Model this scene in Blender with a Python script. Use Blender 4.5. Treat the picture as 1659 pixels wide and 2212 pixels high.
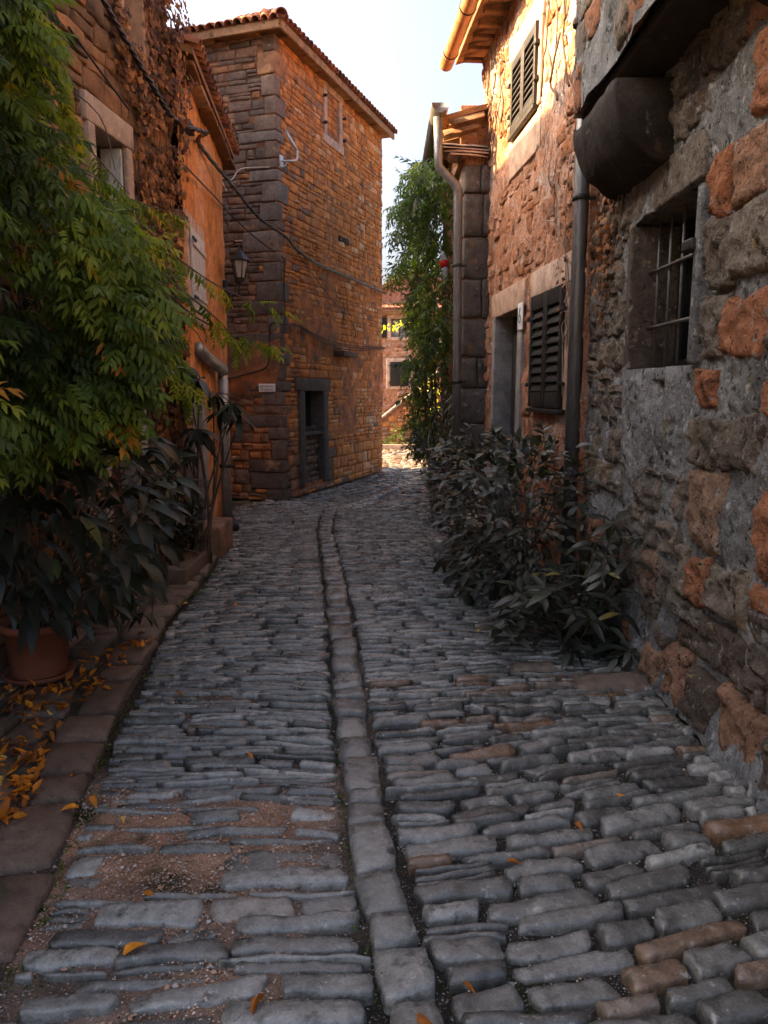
import bpy, bmesh, math, random
import numpy as np
from mathutils import Vector, Matrix

# ---------------------------------------------------------------- camera, sky, sun, exposure
random.seed(7)
RNG = np.random.default_rng(7)
scene = bpy.context.scene
for o in list(bpy.data.objects):
    bpy.data.objects.remove(o)
COL = scene.collection

CAM_H, PITCH, FPX, CX, CY = 1.65, math.radians(9.0), 1661.0, 829.5, 1106.0
cam_d = bpy.data.cameras.new('camera')
cam_d.sensor_fit = 'VERTICAL'
cam_d.angle_y = 2 * math.atan(CY / FPX)
cam_d.clip_start, cam_d.clip_end = 0.05, 500
cam = bpy.data.objects.new('camera', cam_d)
cam.location = (0, 0, CAM_H)
cam.rotation_euler = (math.radians(90) - PITCH, 0, 0)
COL.objects.link(cam)
scene.camera = cam

SUN_EL, SUN_AZ = math.radians(28), math.radians(81)      # azimuth: from +Y towards -X
to_sun = Vector((-math.sin(SUN_AZ) * math.cos(SUN_EL), math.cos(SUN_AZ) * math.cos(SUN_EL), math.sin(SUN_EL)))
world = bpy.data.worlds.new('World')
scene.world = world
world.use_nodes = True
wn = world.node_tree
sky = wn.nodes.new('ShaderNodeTexSky')
sky.sky_type = 'NISHITA'
sky.sun_disc = False
sky.sun_elevation = SUN_EL
sky.sun_rotation = -SUN_AZ
sky.altitude = 0
sky.air_density = 0.7
sky.dust_density = 10.0
sky.ozone_density = 0.0
wn.links.new(sky.outputs[0], wn.nodes['Background'].inputs[0])
wn.nodes['Background'].inputs[1].default_value = 0.08
sun_d = bpy.data.lights.new('sun', 'SUN')
sun_d.energy = 5.0
sun_d.angle = math.radians(0.5)
sun_d.color = (1.0, 0.62, 0.28)
sun = bpy.data.objects.new('sun', sun_d)
sun.rotation_euler = to_sun.to_track_quat('Z', 'Y').to_euler()
sun.location = (-20, 10, 15)
COL.objects.link(sun)
scene.view_settings.view_transform = 'Standard'
scene.view_settings.look = 'None'
scene.view_settings.gamma = 1.0
scene.view_settings.exposure = 3.05
scene.view_settings.use_curve_mapping = False

# ---------------------------------------------------------------- helpers
def V3(*a):
    return np.array(a, float)

def ray(u, v):
    xc, yc = (u - CX) / FPX, (CY - v) / FPX
    return V3(xc, math.cos(PITCH) + yc * math.sin(PITCH), -math.sin(PITCH) + yc * math.cos(PITCH))

def at_y(u, v, y):                       # photo measurement -> world, known distance
    d = ray(u, v); t = y / d[1]
    return V3(d[0] * t, y, CAM_H + d[2] * t)

def on_pl(u, v, O, U, off=0.0):          # photo measurement -> world, on a vertical wall plane
    n = V3(U[1], -U[0]); d = ray(u, v)
    O2 = V3(O[0], O[1]) + n * off
    t = (O2 @ n) / (d[:2] @ n)
    return V3(d[0] * t, d[1] * t, CAM_H + d[2] * t)

def project(p):
    z = p[..., 2] - CAM_H
    dep = p[..., 1] * math.cos(PITCH) - z * math.sin(PITCH)
    up = p[..., 1] * math.sin(PITCH) + z * math.cos(PITCH)
    return CX + FPX * p[..., 0] / dep, CY - FPX * up / dep, dep

def _hash(i, j, k, s):
    n = (i * 374761393 + j * 668265263 + k * 1440662683 + s * 974634777) & 0xffffffff
    n = ((n ^ (n >> 13)) * 1274126177) & 0xffffffff
    n = ((n ^ (n >> 16)) * 2246822519) & 0xffffffff
    return ((n ^ (n >> 15)) & 0xffffff) / float(0xffffff) * 2 - 1

def vnoise(P, s=0):
    P = np.asarray(P, float)
    I = np.floor(P).astype(np.int64); f = P - I
    f = f * f * (3 - 2 * f)
    i, j, k = I[..., 0], I[..., 1], I[..., 2]
    x, y, z = f[..., 0], f[..., 1], f[..., 2]
    r = 0
    for a in (0, 1):
        for b in (0, 1):
            for c in (0, 1):
                w = (x if a else 1 - x) * (y if b else 1 - y) * (z if c else 1 - z)
                r = r + w * _hash(i + a, j + b, k + c, s)
    return r

def fbm(P, octaves=4, s=0, gain=0.5):
    P = np.asarray(P, float); r = 0; a = 1.0
    for o in range(octaves):
        r = r + a * vnoise(P * 2.0 ** o + 17.3 * o, s + o)
        a *= gain
    return r

WP = {}                                  # world position of every object's origin

def link(o, parent=None, pos=(0, 0, 0)):
    COL.objects.link(o)
    pos = V3(*pos)
    if parent is not None:
        o.parent = parent
        o.location = pos - WP[parent.name]
    else:
        o.location = pos
    WP[o.name] = pos
    return o

def tag(o, label=None, cat=None, group=None, kind=None):
    if label: o['label'] = label
    if cat: o['category'] = cat
    if group: o['group'] = group
    if kind: o['kind'] = kind
    return o

def thing(name, loc, label, cat, group=None):
    o = bpy.data.objects.new(name, None)
    o.empty_display_size = 0.1
    link(o, None, loc)
    return tag(o, label, cat, group)

class MB:
    """collects faces; build() links them as ONE mesh object"""
    def __init__(s):
        s.v, s.f, s.t, s.n = [], [], [], 0
    def add(s, verts, faces, tone=(0.5, 0.5, 0.5)):
        verts = np.asarray(verts, float)
        t = np.asarray(tone, float)
        if t.ndim == 1: t = np.tile(t, (len(verts), 1))
        if isinstance(faces, np.ndarray) or (len(faces) and not isinstance(faces[0], np.ndarray)):
            faces = [faces]
        for fs in faces:
            by = {}
            if isinstance(fs, np.ndarray):
                s.f.append(fs + s.n)
            else:
                for q in fs: by.setdefault(len(q), []).append(q)
                for q in by.values(): s.f.append(np.array(q) + s.n)
        s.v.append(verts); s.t.append(t); s.n += len(verts)
        return s
    def mesh(s, name, mat, center=None, smooth=True):
        v = np.concatenate(s.v); t = np.concatenate(s.t)
        c = (v.min(0) + v.max(0)) / 2 if center is None else np.asarray(center, float)
        me = bpy.data.meshes.new(name)
        loops = np.concatenate([f.ravel() for f in s.f]).astype(np.int32)
        sizes = np.concatenate([np.full(len(f), f.shape[1]) for f in s.f])
        starts = np.concatenate([[0], np.cumsum(sizes)[:-1]]).astype(np.int32)
        me.vertices.add(len(v)); me.vertices.foreach_set('co', (v - c).astype(np.float32).ravel())
        me.loops.add(len(loops)); me.loops.foreach_set('vertex_index', loops)
        me.polygons.add(len(sizes)); me.polygons.foreach_set('loop_start', starts)
        me.update(calc_edges=True)
        at = me.attributes.new('tone', 'FLOAT_COLOR', 'POINT')
        at.data.foreach_set('color', np.hstack([t, np.ones((len(t), 1))]).astype(np.float32).ravel())
        me.polygons.foreach_set('use_smooth', np.full(len(sizes), bool(smooth)))
        me.materials.append(mat)
        return me, c
    def build(s, name, mat, parent=None, center=None, smooth=True, kind=None):
        if not s.n: return None
        me, c = s.mesh(name, mat, center, smooth)
        o = bpy.data.objects.new(name, me)
        link(o, parent, c)
        if kind: o['kind'] = kind
        return o

class Fr:
    """a wall frame: u along the wall, v up, n outward"""
    def __init__(s, O, U, N=None):
        s.O = V3(*O); s.U = V3(U[0], U[1], 0); s.U /= np.linalg.norm(s.U)
        s.N = V3(U[1], -U[0], 0) / np.linalg.norm(U) if N is None else V3(*N)
        s.Z = V3(0, 0, 1)
    def w(s, p):
        p = np.asarray(p, float)
        return s.O + p[..., 0:1] * s.U + p[..., 1:2] * s.Z + p[..., 2:3] * s.N
    def uv(s, p):
        d = np.asarray(p) - s.O
        return d @ s.U, d[2], d @ s.N
    def px(s, u, v):                     # photo measurement -> (u, v) on this wall
        q = s.uv(on_pl(u, v, s.O, s.U) if True else None)
        return q[0], q[1]

_cube_cache = {}
def cbox_arr(dx, dy, dz, ch):
    bm = bmesh.new()
    bmesh.ops.create_cube(bm, size=1)
    for v in bm.verts: v.co.x *= dx; v.co.y *= dy; v.co.z *= dz
    if ch > 0:
        bmesh.ops.bevel(bm, geom=bm.edges[:], offset=min(ch, dx * .45, dy * .45, dz * .45), segments=2, affect='EDGES', profile=0.6)
    bm.verts.ensure_lookup_table(); bm.verts.index_update()
    v = np.array([q.co[:] for q in bm.verts]); f = [[q.index for q in p.verts] for p in bm.faces]
    bm.free()
    return v, f

def cbox(mb, fr, u0, u1, v0, v1, n0, n1, ch=0.008, tone=(.5, .5, .5), rough=0.0, seed=0):
    v, f = cbox_arr(u1 - u0, v1 - v0, n1 - n0, ch)
    v = v + V3((u0 + u1) / 2, (v0 + v1) / 2, (n0 + n1) / 2)
    if rough: v = v + rough * np.stack([vnoise(v * 6 + 3 * k, seed + k) for k in range(3)], -1)
    mb.add(fr.w(v), f, tone)

WORLD = Fr((0, 0, 0), (1, 0), (0, -1, 0))       # u = x, v = z, n = -y
def wbox(mb, x0, x1, y0, y1, z0, z1, ch=0.006, tone=(.5, .5, .5), rough=0.0, seed=0):
    cbox(mb, WORLD, x0, x1, z0, z1, -y1, -y0, ch, tone, rough, seed)

def tube(mb, pts, rad, seg=8, tone=(.5, .5, .5), cap=True):
    pts = np.asarray(pts, float); n = len(pts)
    rad = np.full(n, rad) if np.isscalar(rad) else np.asarray(rad, float)
    tan = np.gradient(pts, axis=0); tan /= np.linalg.norm(tan, axis=1, keepdims=True) + 1e-9
    ref = V3(0, 0, 1) if abs(tan[0] @ V3(0, 0, 1)) < 0.9 else V3(1, 0, 0)
    a = np.cross(tan[0], ref); a /= np.linalg.norm(a)
    vs = []
    ang = np.linspace(0, 2 * math.pi, seg, endpoint=False)
    for i in range(n):
        a = a - tan[i] * (a @ tan[i]); a /= np.linalg.norm(a) + 1e-9
        b = np.cross(tan[i], a)
        vs.append(pts[i] + rad[i] * (np.cos(ang)[:, None] * a + np.sin(ang)[:, None] * b))
    v = np.concatenate(vs)
    f = []
    for i in range(n - 1):
        for j in range(seg):
            k = (j + 1) % seg
            f.append([i * seg + j, i * seg + k, (i + 1) * seg + k, (i + 1) * seg + j])
    if cap: f += [list(range(seg))[::-1], [(n - 1) * seg + j for j in range(seg)]]
    mb.add(v, f, tone)

def smooth_path(pts, n=40):              # Catmull-Rom through the points
    p = np.asarray(pts, float)
    p = np.vstack([2 * p[0] - p[1], p, 2 * p[-1] - p[-2]])
    out = []
    m = len(p) - 3
    for t in np.linspace(0, m - 1e-6, n):
        i = int(t); f = t - i
        a, b, c, d = p[i:i + 4]
        out.append(.5 * (2 * b + (c - a) * f + (2 * a - 5 * b + 4 * c - d) * f * f + (3 * b - a - 3 * c + d) * f ** 3))
    return np.array(out)

def lathe(mb, prof, c, seg=32, tone=(.5, .5, .5), squash=1.0):
    prof = np.asarray(prof, float); n = len(prof)
    ang = np.linspace(0, 2 * math.pi, seg, endpoint=False)
    v = np.concatenate([np.stack([r * np.cos(ang), r * np.sin(ang) * squash, np.full(seg, z)], 1) for r, z in prof]) + V3(*c)
    f = [[i * seg + j, i * seg + (j + 1) % seg, (i + 1) * seg + (j + 1) % seg, (i + 1) * seg + j] for i in range(n - 1) for j in range(seg)]
    mb.add(v, f, tone)

GRIDS = {}
def pillow_grid(nu, nv):
    if (nu, nv) in GRIDS: return GRIDS[(nu, nv)]
    def lines(n):
        if n == 3: return np.array([-1, 0, 1.])
        if n == 4: return np.array([-1, -.72, .72, 1.])
        if n == 5: return np.array([-1, -.82, 0, .82, 1.])
        if n == 6: return np.array([-1, -.88, -.35, .35, .88, 1.])
        inner = np.linspace(-.86, .86, n - 4)
        return np.concatenate([[-1, -.96], inner, [.96, 1]])
    S, T = np.meshgrid(lines(nu), lines(nv), indexing='ij')
    idx = np.arange(nu * nv).reshape(nu, nv)
    q = np.stack([idx[:-1, :-1], idx[1:, :-1], idx[1:, 1:], idx[:-1, 1:]], -1).reshape(-1, 4)
    ring = np.concatenate([idx[:, 0], idx[-1, 1:], idx[-2::-1, -1], idx[0, -2:0:-1]])
    m = len(ring); base = nu * nv
    side = np.array([[ring[i], base + i, base + (i + 1) % m, ring[(i + 1) % m]] for i in range(m)])
    GRIDS[(nu, nv)] = (S.ravel(), T.ravel(), q, ring, side)
    return GRIDS[(nu, nv)]

def pillow(a, b, depth, nu=5, nv=4, c=.3, m=5.0, jit=.01, rel=.004, freq=6.0, seed=0, back=.04, taper=0., bend=0., chip=0.):
    """irregular rounded stone in local (x, y, height); half sizes a, b"""
    S, T, q, ring, side = pillow_grid(nu, nv)
    x = a * S * np.sqrt(1 - c * T * T / 2); y = b * T * np.sqrt(1 - c * S * S / 2)
    y = y * (1 + taper * S) + bend * (S * S - .4)
    P = np.stack([x * freq + seed * 7.13, y * freq + seed * 3.7, np.full_like(x, seed * 1.7)], -1)
    x = x + jit * vnoise(P, 1); y = y + jit * vnoise(P + 31.7, 2)
    if chip: x = x + chip * vnoise(P * 4.3 + 3, 4); y = y + chip * vnoise(P * 4.3 + 57.7, 5)
    e = np.maximum(np.abs(S), np.abs(T))
    h = depth * (1 - .85 * e ** m) + rel * fbm(P * 2.1 + 5.5, 3, 3)
    tilt = (hash((seed, 1)) % 1000 / 1000 - .5), (hash((seed, 2)) % 1000 / 1000 - .5)
    h = h + min(depth, .03) * .3 * (tilt[0] * S + tilt[1] * T)
    v = np.stack([x, y, h], -1)
    v = np.vstack([v, np.stack([x[ring], y[ring], np.full(len(ring), -back)], -1)])
    return v, [q, side]

# ---------------------------------------------------------------- materials
def new_mat(name):
    m = bpy.data.materials.new(name); m.use_nodes = True
    nt = m.node_tree
    for n in list(nt.nodes):
        if n.type != 'OUTPUT_MATERIAL': nt.nodes.remove(n)
    return m, nt, nt.nodes['Material Output']

def N(nt, t, **kw):
    n = nt.nodes.new(t)
    for k, v in kw.items():
        if k.startswith('_'): setattr(n, k[1:], v)
    return n

def ramp(nt, stops, interp='LINEAR'):
    r = nt.nodes.new('ShaderNodeValToRGB'); cr = r.color_ramp; cr.interpolation = interp
    while len(cr.elements) > 1: cr.elements.remove(cr.elements[-1])
    cr.elements[0].position = stops[0][0]; cr.elements[0].color = (*stops[0][1], 1)
    for p, c in stops[1:]:
        e = cr.elements.new(p); e.color = (*c, 1)
    return r

def noise_node(nt, pos, scale, detail=5, rough=.6, stretch=None):
    n = nt.nodes.new('ShaderNodeTexNoise')
    n.inputs['Scale'].default_value = scale; n.inputs['Detail'].default_value = detail
    n.inputs['Roughness'].default_value = rough
    if stretch:
        mp = nt.nodes.new('ShaderNodeMapping'); mp.inputs['Scale'].default_value = stretch
        nt.links.new(pos, mp.inputs['Vector']); pos = mp.outputs[0]
    nt.links.new(pos, n.inputs['Vector'])
    return n

def mix(nt, fac, a, b, blend='MIX'):
    m = nt.nodes.new('ShaderNodeMix'); m.data_type = 'RGBA'; m.blend_type = blend
    for s, x in ((0, fac), (6, a), (7, b)):
        if isinstance(x, (int, float)): m.inputs[s].default_value = x
        elif isinstance(x, tuple): m.inputs[s].default_value = (*x, 1)
        else: nt.links.new(x, m.inputs[s])
    return m.outputs[2]

def stone_mat(name, stops, patches=(), fine=60., bump=.5, bdist=.01, rough=.8, mottling=.55, spec=.3, tone_ch=0, relief=(9., .5), mscale=7.):
    """stops: colour over the stone's own tone; patches: (colour, scale, threshold, softness) stains and shading flecks of their own shape"""
    m, nt, out = new_mat(name)
    L = nt.links.new
    pos = N(nt, 'ShaderNodeNewGeometry').outputs['Position']
    at = N(nt, 'ShaderNodeAttribute', _attribute_name='tone')
    sep = N(nt, 'ShaderNodeSeparateColor'); L(at.outputs['Color'], sep.inputs[0])
    r = ramp(nt, stops); L(sep.outputs[tone_ch], r.inputs[0])
    n1 = noise_node(nt, pos, mscale, 5, .65); n2 = noise_node(nt, pos, fine, 4, .7)
    r1 = ramp(nt, [(.25, (1 - mottling,) * 3), (.5, (1, 1, 1)), (.8, (1 + mottling,) * 3)]); L(n1.outputs[0], r1.inputs[0])
    c = mix(nt, 1., r.outputs[0], r1.outputs[0], 'MULTIPLY')
    r2 = ramp(nt, [(.3, (.72,) * 3), (.7, (1.25,) * 3)]); L(n2.outputs[0], r2.inputs[0])
    c = mix(nt, 1., c, r2.outputs[0], 'MULTIPLY')
    for k, (pc, sc, th, so) in enumerate(patches):
        mp = N(nt, 'ShaderNodeMapping'); mp.inputs['Location'].default_value = (k * 5.3 + 1, k * 2.1, k * 3.3)
        L(pos, mp.inputs[0])
        pn = noise_node(nt, mp.outputs[0], sc, 6, .62)
        pr = ramp(nt, [(th, (0, 0, 0)), (min(th + so, 1), (1, 1, 1))]); L(pn.outputs[0], pr.inputs[0])
        c = mix(nt, pr.outputs[0], c, pc)
    p = N(nt, 'ShaderNodeBsdfPrincipled')
    L(c, p.inputs['Base Color'])
    p.inputs['Specular IOR Level'].default_value = spec
    rr = ramp(nt, [(.3, (rough - .15,) * 3), (.7, (min(rough + .15, 1),) * 3)]); L(n1.outputs[0], rr.inputs[0])
    L(rr.outputs[0], p.inputs['Roughness'])
    nb = noise_node(nt, pos, relief[0], 6, .68)
    ad = N(nt, 'ShaderNodeMath', _operation='ADD'); mu = N(nt, 'ShaderNodeMath', _operation='MULTIPLY'); mu.inputs[1].default_value = relief[1]
    L(n2.outputs[0], mu.inputs[0]); L(nb.outputs[0], ad.inputs[0]); L(mu.outputs[0], ad.inputs[1])
    b = N(nt, 'ShaderNodeBump'); b.inputs['Strength'].default_value = bump; b.inputs['Distance'].default_value = bdist
    L(ad.outputs[0], b.inputs['Height']); L(b.outputs[0], p.inputs['Normal'])
    L(p.outputs[0], out.inputs[0])
    return m

def plain_mat(name, col, rough=.5, metal=0., var=.25, scale=12., bump=.15, stretch=None, bdist=.004, spec=.5, worn=None):
    m, nt, out = new_mat(name); L = nt.links.new
    pos = N(nt, 'ShaderNodeNewGeometry').outputs['Position']
    n1 = noise_node(nt, pos, scale, 6, .65, stretch)
    r = ramp(nt, [(.3, tuple(c * (1 - var) for c in col)), (.7, tuple(c * (1 + var) for c in col))]); L(n1.outputs[0], r.inputs[0])
    c = r.outputs[0]
    if worn:
        n3 = noise_node(nt, pos, scale * .7, 8, .7, stretch)
        r3 = ramp(nt, [(worn[1], (0, 0, 0)), (worn[1] + .08, (1, 1, 1))]); L(n3.outputs[0], r3.inputs[0])
        c = mix(nt, r3.outputs[0], c, worn[0])
    p = N(nt, 'ShaderNodeBsdfPrincipled'); L(c, p.inputs['Base Color'])
    p.inputs['Metallic'].default_value = metal
    p.inputs['Specular IOR Level'].default_value = spec
    rr = ramp(nt, [(.3, (max(rough - .12, .05),) * 3), (.7, (min(rough + .12, 1),) * 3)]); L(n1.outputs[0], rr.inputs[0])
    L(rr.outputs[0], p.inputs['Roughness'])
    n2 = noise_node(nt, pos, scale * 5, 4, .6, stretch)
    b = N(nt, 'ShaderNodeBump'); b.inputs['Strength'].default_value = bump; b.inputs['Distance'].default_value = bdist
    L(n2.outputs[0], b.inputs['Height']); L(b.outputs[0], p.inputs['Normal'])
    L(p.outputs[0], out.inputs[0])
    return m

def leaf_mat(name, stops, rough=.42, trans=.35, tcol=None, spec=.4):
    m, nt, out = new_mat(name); L = nt.links.new
    at = N(nt, 'ShaderNodeAttribute', _attribute_name='tone')
    sep = N(nt, 'ShaderNodeSeparateColor'); L(at.outputs['Color'], sep.inputs[0])
    r = ramp(nt, stops); L(sep.outputs[0], r.inputs[0])
    pos = N(nt, 'ShaderNodeNewGeometry').outputs['Position']
    n1 = noise_node(nt, pos, 25., 3, .6)
    r1 = ramp(nt, [(.3, (.75,) * 3), (.7, (1.25,) * 3)]); L(n1.outputs[0], r1.inputs[0])
    c = mix(nt, 1., r.outputs[0], r1.outputs[0], 'MULTIPLY')
    p = N(nt, 'ShaderNodeBsdfPrincipled'); L(c, p.inputs['Base Color'])
    p.inputs['Roughness'].default_value = rough; p.inputs['Specular IOR Level'].default_value = spec
    t = N(nt, 'ShaderNodeBsdfTranslucent')
    tc = mix(nt, 1., c, tcol or (1.5, 1.7, .5), 'MULTIPLY'); L(tc, t.inputs[0])
    b = N(nt, 'ShaderNodeBump'); b.inputs['Strength'].default_value = .25; b.inputs['Distance'].default_value = .004
    n2 = noise_node(nt, pos, 90., 3, .6); L(n2.outputs[0], b.inputs['Height']); L(b.outputs[0], p.inputs['Normal'])
    ms = N(nt, 'ShaderNodeMixShader'); ms.inputs[0].default_value = trans
    L(p.outputs[0], ms.inputs[1]); L(t.outputs[0], ms.inputs[2]); L(ms.outputs[0], out.inputs[0])
    return m

M = {}
M['cobble'] = stone_mat('cobble_stone', [(0, (.06, .06, .056)), (.45, (.15, .15, .141)), (.8, (.28, .28, .264)), (.9, (.15, .11, .08)), (1, (.18, .1, .055))],
                        [((.36, .36, .34), 17, .61, .12), ((.05, .05, .047), 11, .58, .1), ((.4, .4, .375), 60, .66, .05), ((.045, .044, .042), 48, .64, .05)], fine=130, bump=.42, bdist=.008, rough=.25, mottling=.5, spec=.8, relief=(34., .6), mscale=19.)
M['flag'] = stone_mat('verge_stone', [(0, (.09, .065, .05)), (.5, (.15, .105, .08)), (1, (.2, .16, .13))],
                      [((.035, .05, .02), 6, .6, .1), ((.27, .19, .15), 12, .64, .08), ((.04, .035, .03), 30, .66, .06)], fine=110, bump=.9, bdist=.01, rough=.6, spec=.4, relief=(26., .6), mscale=15.)
M['gravel'] = stone_mat('gravel_bed', [(0, (.022, .022, .018)), (.3, (.05, .045, .038)), (.55, (.26, .19, .15)), (1, (.46, .27, .18))], [((.028, .038, .012), 2.4, .56, .1), ((.55, .47, .41), 150, .6, .05), ((.05, .035, .025), 110, .58, .06)], fine=190, bump=1., bdist=.012, rough=.9, mottling=.6, spec=.2, relief=(120., 1.))
M['pebble'] = stone_mat('pebble', [(0, (.1, .1, .1)), (.4, (.3, .29, .28)), (.6, (.55, .54, .52)), (.8, (.4, .26, .18)), (1, (.52, .32, .21))], fine=120, bump=.3, rough=.8)
M['earth'] = stone_mat('earth', [(0, (.12, .1, .08)), (1, (.2, .16, .12))], bump=.6, rough=.9)
M['tower'] = stone_mat('tower_stone', [(0, (.1, .085, .075)), (.3, (.2, .145, .115)), (.6, (.46, .19, .068)), (.85, (.58, .24, .075)), (1, (.6, .4, .24))],
                       [((.46, .36, .28), 16, .64, .08), ((.12, .08, .06), 2.6, .57, .14), ((.5, .3, .17), 4, .6, .12), ((.06, .05, .045), 24, .63, .06)], fine=70, bump=.8, bdist=.015, rough=.9, spec=.12)
M['quoin'] = stone_mat('quoin_stone', [(0, (.08, .076, .072)), (.6, (.125, .115, .106)), (1, (.2, .175, .155))], [((.25, .24, .23), 14, .62, .08), ((.17, .1, .065), 8, .58, .1), ((.04, .038, .036), 22, .6, .08)], fine=70, bump=.7, bdist=.012, rough=.85, spec=.2)
M['mortar_t'] = stone_mat('tower_mortar', [(0, (.1, .065, .045)), (.5, (.36, .155, .075)), (.8, (.54, .21, .085)), (1, (.55, .45, .38))],
                          [((.16, .11, .085), 4.5, .5, .16), ((.5, .44, .4), 11, .68, .06), ((.11, .085, .075), 8, .64, .1)], fine=60, bump=.9, bdist=.02, rough=.92, spec=.1)
M['orange'] = stone_mat('orange_plaster', [(0, (.4, .17, .06)), (.5, (.62, .25, .075)), (1, (.64, .38, .23))],
                        [((.6, .4, .28), 6, .62, .12), ((.2, .1, .055), 12, .66, .08), ((.66, .23, .045), 3, .56, .14)], fine=45, bump=.8, bdist=.018, rough=.92, spec=.1)
M['ivywall'] = stone_mat('ivy_house_stone', [(0, (.08, .055, .04)), (.5, (.18, .1, .06)), (1, (.34, .17, .08))], [((.3, .14, .05), 6, .62, .1)], fine=60, bump=.8, bdist=.015, rough=.9)
M['rwall'] = stone_mat('right_house_wall', [(0, (.28, .12, .06)), (.5, (.42, .22, .14)), (.8, (.5, .31, .23)), (1, (.47, .44, .42))],
                       [((.42, .41, .4), 8, .61, .05), ((.36, .14, .055), 5, .58, .08), ((.1, .06, .045), 14, .6, .06), ((.5, .33, .25), 3.5, .57, .1), ((.07, .045, .035), 34, .62, .05)], fine=50, bump=1., bdist=.04, rough=.92, spec=.12, relief=(15., .5), mscale=9.)
M['nearmortar'] = stone_mat('near_mortar', [(0, (.09, .092, .095)), (.5, (.21, .217, .222)), (1, (.37, .38, .39))],
                            [((.17, .15, .095), 5, .56, .12), ((.42, .425, .43), 12, .58, .08), ((.045, .044, .04), 9, .57, .08), ((.45, .45, .45), 34, .62, .06), ((.035, .034, .032), 27, .6, .06)], fine=80, bump=1., bdist=.045, rough=.88, spec=.2, relief=(17., .45), mscale=10.)  # small dark pits and pale flecks stand in for shading of the relief
M['nearstone'] = stone_mat('near_rubble_stone', [(0, (.1, .075, .06)), (.3, (.19, .165, .14)), (.52, (.26, .215, .165)), (.72, (.34, .155, .088)), (1, (.4, .15, .065))],
                           [((.06, .04, .03), 11, .58, .08), ((.32, .31, .29), 14, .6, .06), ((.36, .26, .14), 6, .62, .08), ((.04, .03, .025), 30, .6, .06)], fine=60, bump=1., bdist=.05, rough=.9, spec=.15, relief=(19., .45), mscale=12.)
M['shade_stone'] = stone_mat('shade_darkened_stone', [(0, (.035, .03, .026)), (1, (.08, .065, .055))], [((.09, .065, .05), 7, .6, .1), ((.12, .115, .11), 14, .64, .06)], fine=70, bump=.8, bdist=.02, rough=.9, spec=.15)  # stone darkened to stand in for the shade under the jetty
M['dressed'] = stone_mat('dressed_stone', [(0, (.15, .145, .145)), (.4, (.32, .3, .29)), (.7, (.42, .27, .19)), (1, (.52, .4, .33))], [((.5, .46, .43), 8, .66, .08), ((.11, .1, .095), 10, .67, .08)], fine=110, bump=.6, bdist=.008, rough=.85, spec=.2, relief=(40., .6))
M['tile'] = stone_mat('roof_tile', [(0, (.09, .05, .045)), (.5, (.19, .075, .05)), (1, (.3, .13, .07))], [((.26, .22, .18), 11, .66, .08)], fine=70, bump=.4, rough=.85)
M['eave'] = stone_mat('eave_board', [(0, (.12, .06, .03)), (.6, (.24, .12, .05)), (1, (.4, .28, .19))], [((.07, .04, .025), 12, .58, .1)], fine=50, bump=.6, rough=.85)
M['pipe'] = plain_mat('zinc_pipe', (.16, .165, .17), .45, .55, .3, 9, .1, (6, 6, 1), worn=((.07, .065, .06), .6))
M['pipe_pale'] = plain_mat('pale_zinc_pipe', (.3, .32, .33), .4, .5, .3, 9, .1, worn=((.16, .13, .11), .62))
M['bounce_tint'] = plain_mat('bounce_tinted_gutter', (.42, .2, .085), .5, .35, .3, 7, .1, worn=((.22, .12, .07), .6))  # grey metal; warm bounced light is put into its colour
M['shutter'] = plain_mat('dark_shutter_paint', (.016, .016, .0165), .5, 0, .3, 14, .35, (1, 1, 8), worn=((.05, .048, .046), .68), spec=.35)
M['doorwood'] = plain_mat('dark_door_wood', (.022, .02, .019), .6, 0, .3, 12, .4, (8, 8, 1))
M['whitewood'] = plain_mat('weathered_white_wood', (.5, .52, .54), .7, 0, .2, 8, .4, (10, 10, 1), worn=((.22, .22, .22), .55))
M['redwood'] = plain_mat('dark_red_paint', (.1, .02, .015), .55, 0, .25, 8, .3)
M['brownwood'] = plain_mat('brown_timber', (.06, .036, .025), .75, 0, .3, 9, .5, (1, 6, 6))
M['iron'] = plain_mat('black_iron', (.025, .026, .027), .5, .3, .25, 30, .3)
M['grille'] = plain_mat('rusty_grille_iron', (.09, .085, .08), .55, .3, .35, 26, .4, worn=((.2, .19, .18), .58))
M['cable'] = plain_mat('black_cable', (.018, .018, .02), .45, 0, .2, 30, .1)
M['cable_w'] = plain_mat('white_cable', (.55, .54, .52), .5, 0, .15, 30, .1)
M['galv'] = plain_mat('galvanised_steel', (.5, .51, .52), .4, .6, .2, 20, .1)
M['dark'] = plain_mat('dark_room', (.012, .012, .013), .9, 0, .2, 5, 0)
M['terracotta'] = plain_mat('terracotta', (.27, .085, .045), .7, 0, .22, 10, .25, worn=((.36, .17, .1), .66))
M['sign'] = plain_mat('sign_marble', (.72, .74, .75), .55, 0, .08, 20, .15)
M['letter'] = plain_mat('sign_letter', (.2, .23, .24), .6, 0, .15, 30, 0)
M['stem'] = plain_mat('woody_stem', (.1, .07, .05), .8, 0, .35, 25, .5)
M['stem_grey'] = plain_mat('grey_stem', (.25, .2, .17), .8, 0, .35, 25, .5)
M['soil'] = plain_mat('potting_soil', (.035, .027, .02), .95, 0, .3, 40, .8, bdist=.01)
M['red'] = plain_mat('red_glass', (.55, .01, .02), .25, 0, .1, 20, 0)
M['greycloth'] = plain_mat('grey_cloth', (.3, .31, .33), .8, 0, .2, 25, .4)
def glass_mat(name, col, rough=.08):
    m, nt, out = new_mat(name)
    p = N(nt, 'ShaderNodeBsdfPrincipled'); p.inputs['Base Color'].default_value = (*col, 1); p.inputs['Roughness'].default_value = rough
    p.inputs['Specular IOR Level'].default_value = .8
    nt.links.new(p.outputs[0], out.inputs[0]); return m
M['pane'] = glass_mat('window_pane', (.03, .034, .038))
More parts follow.
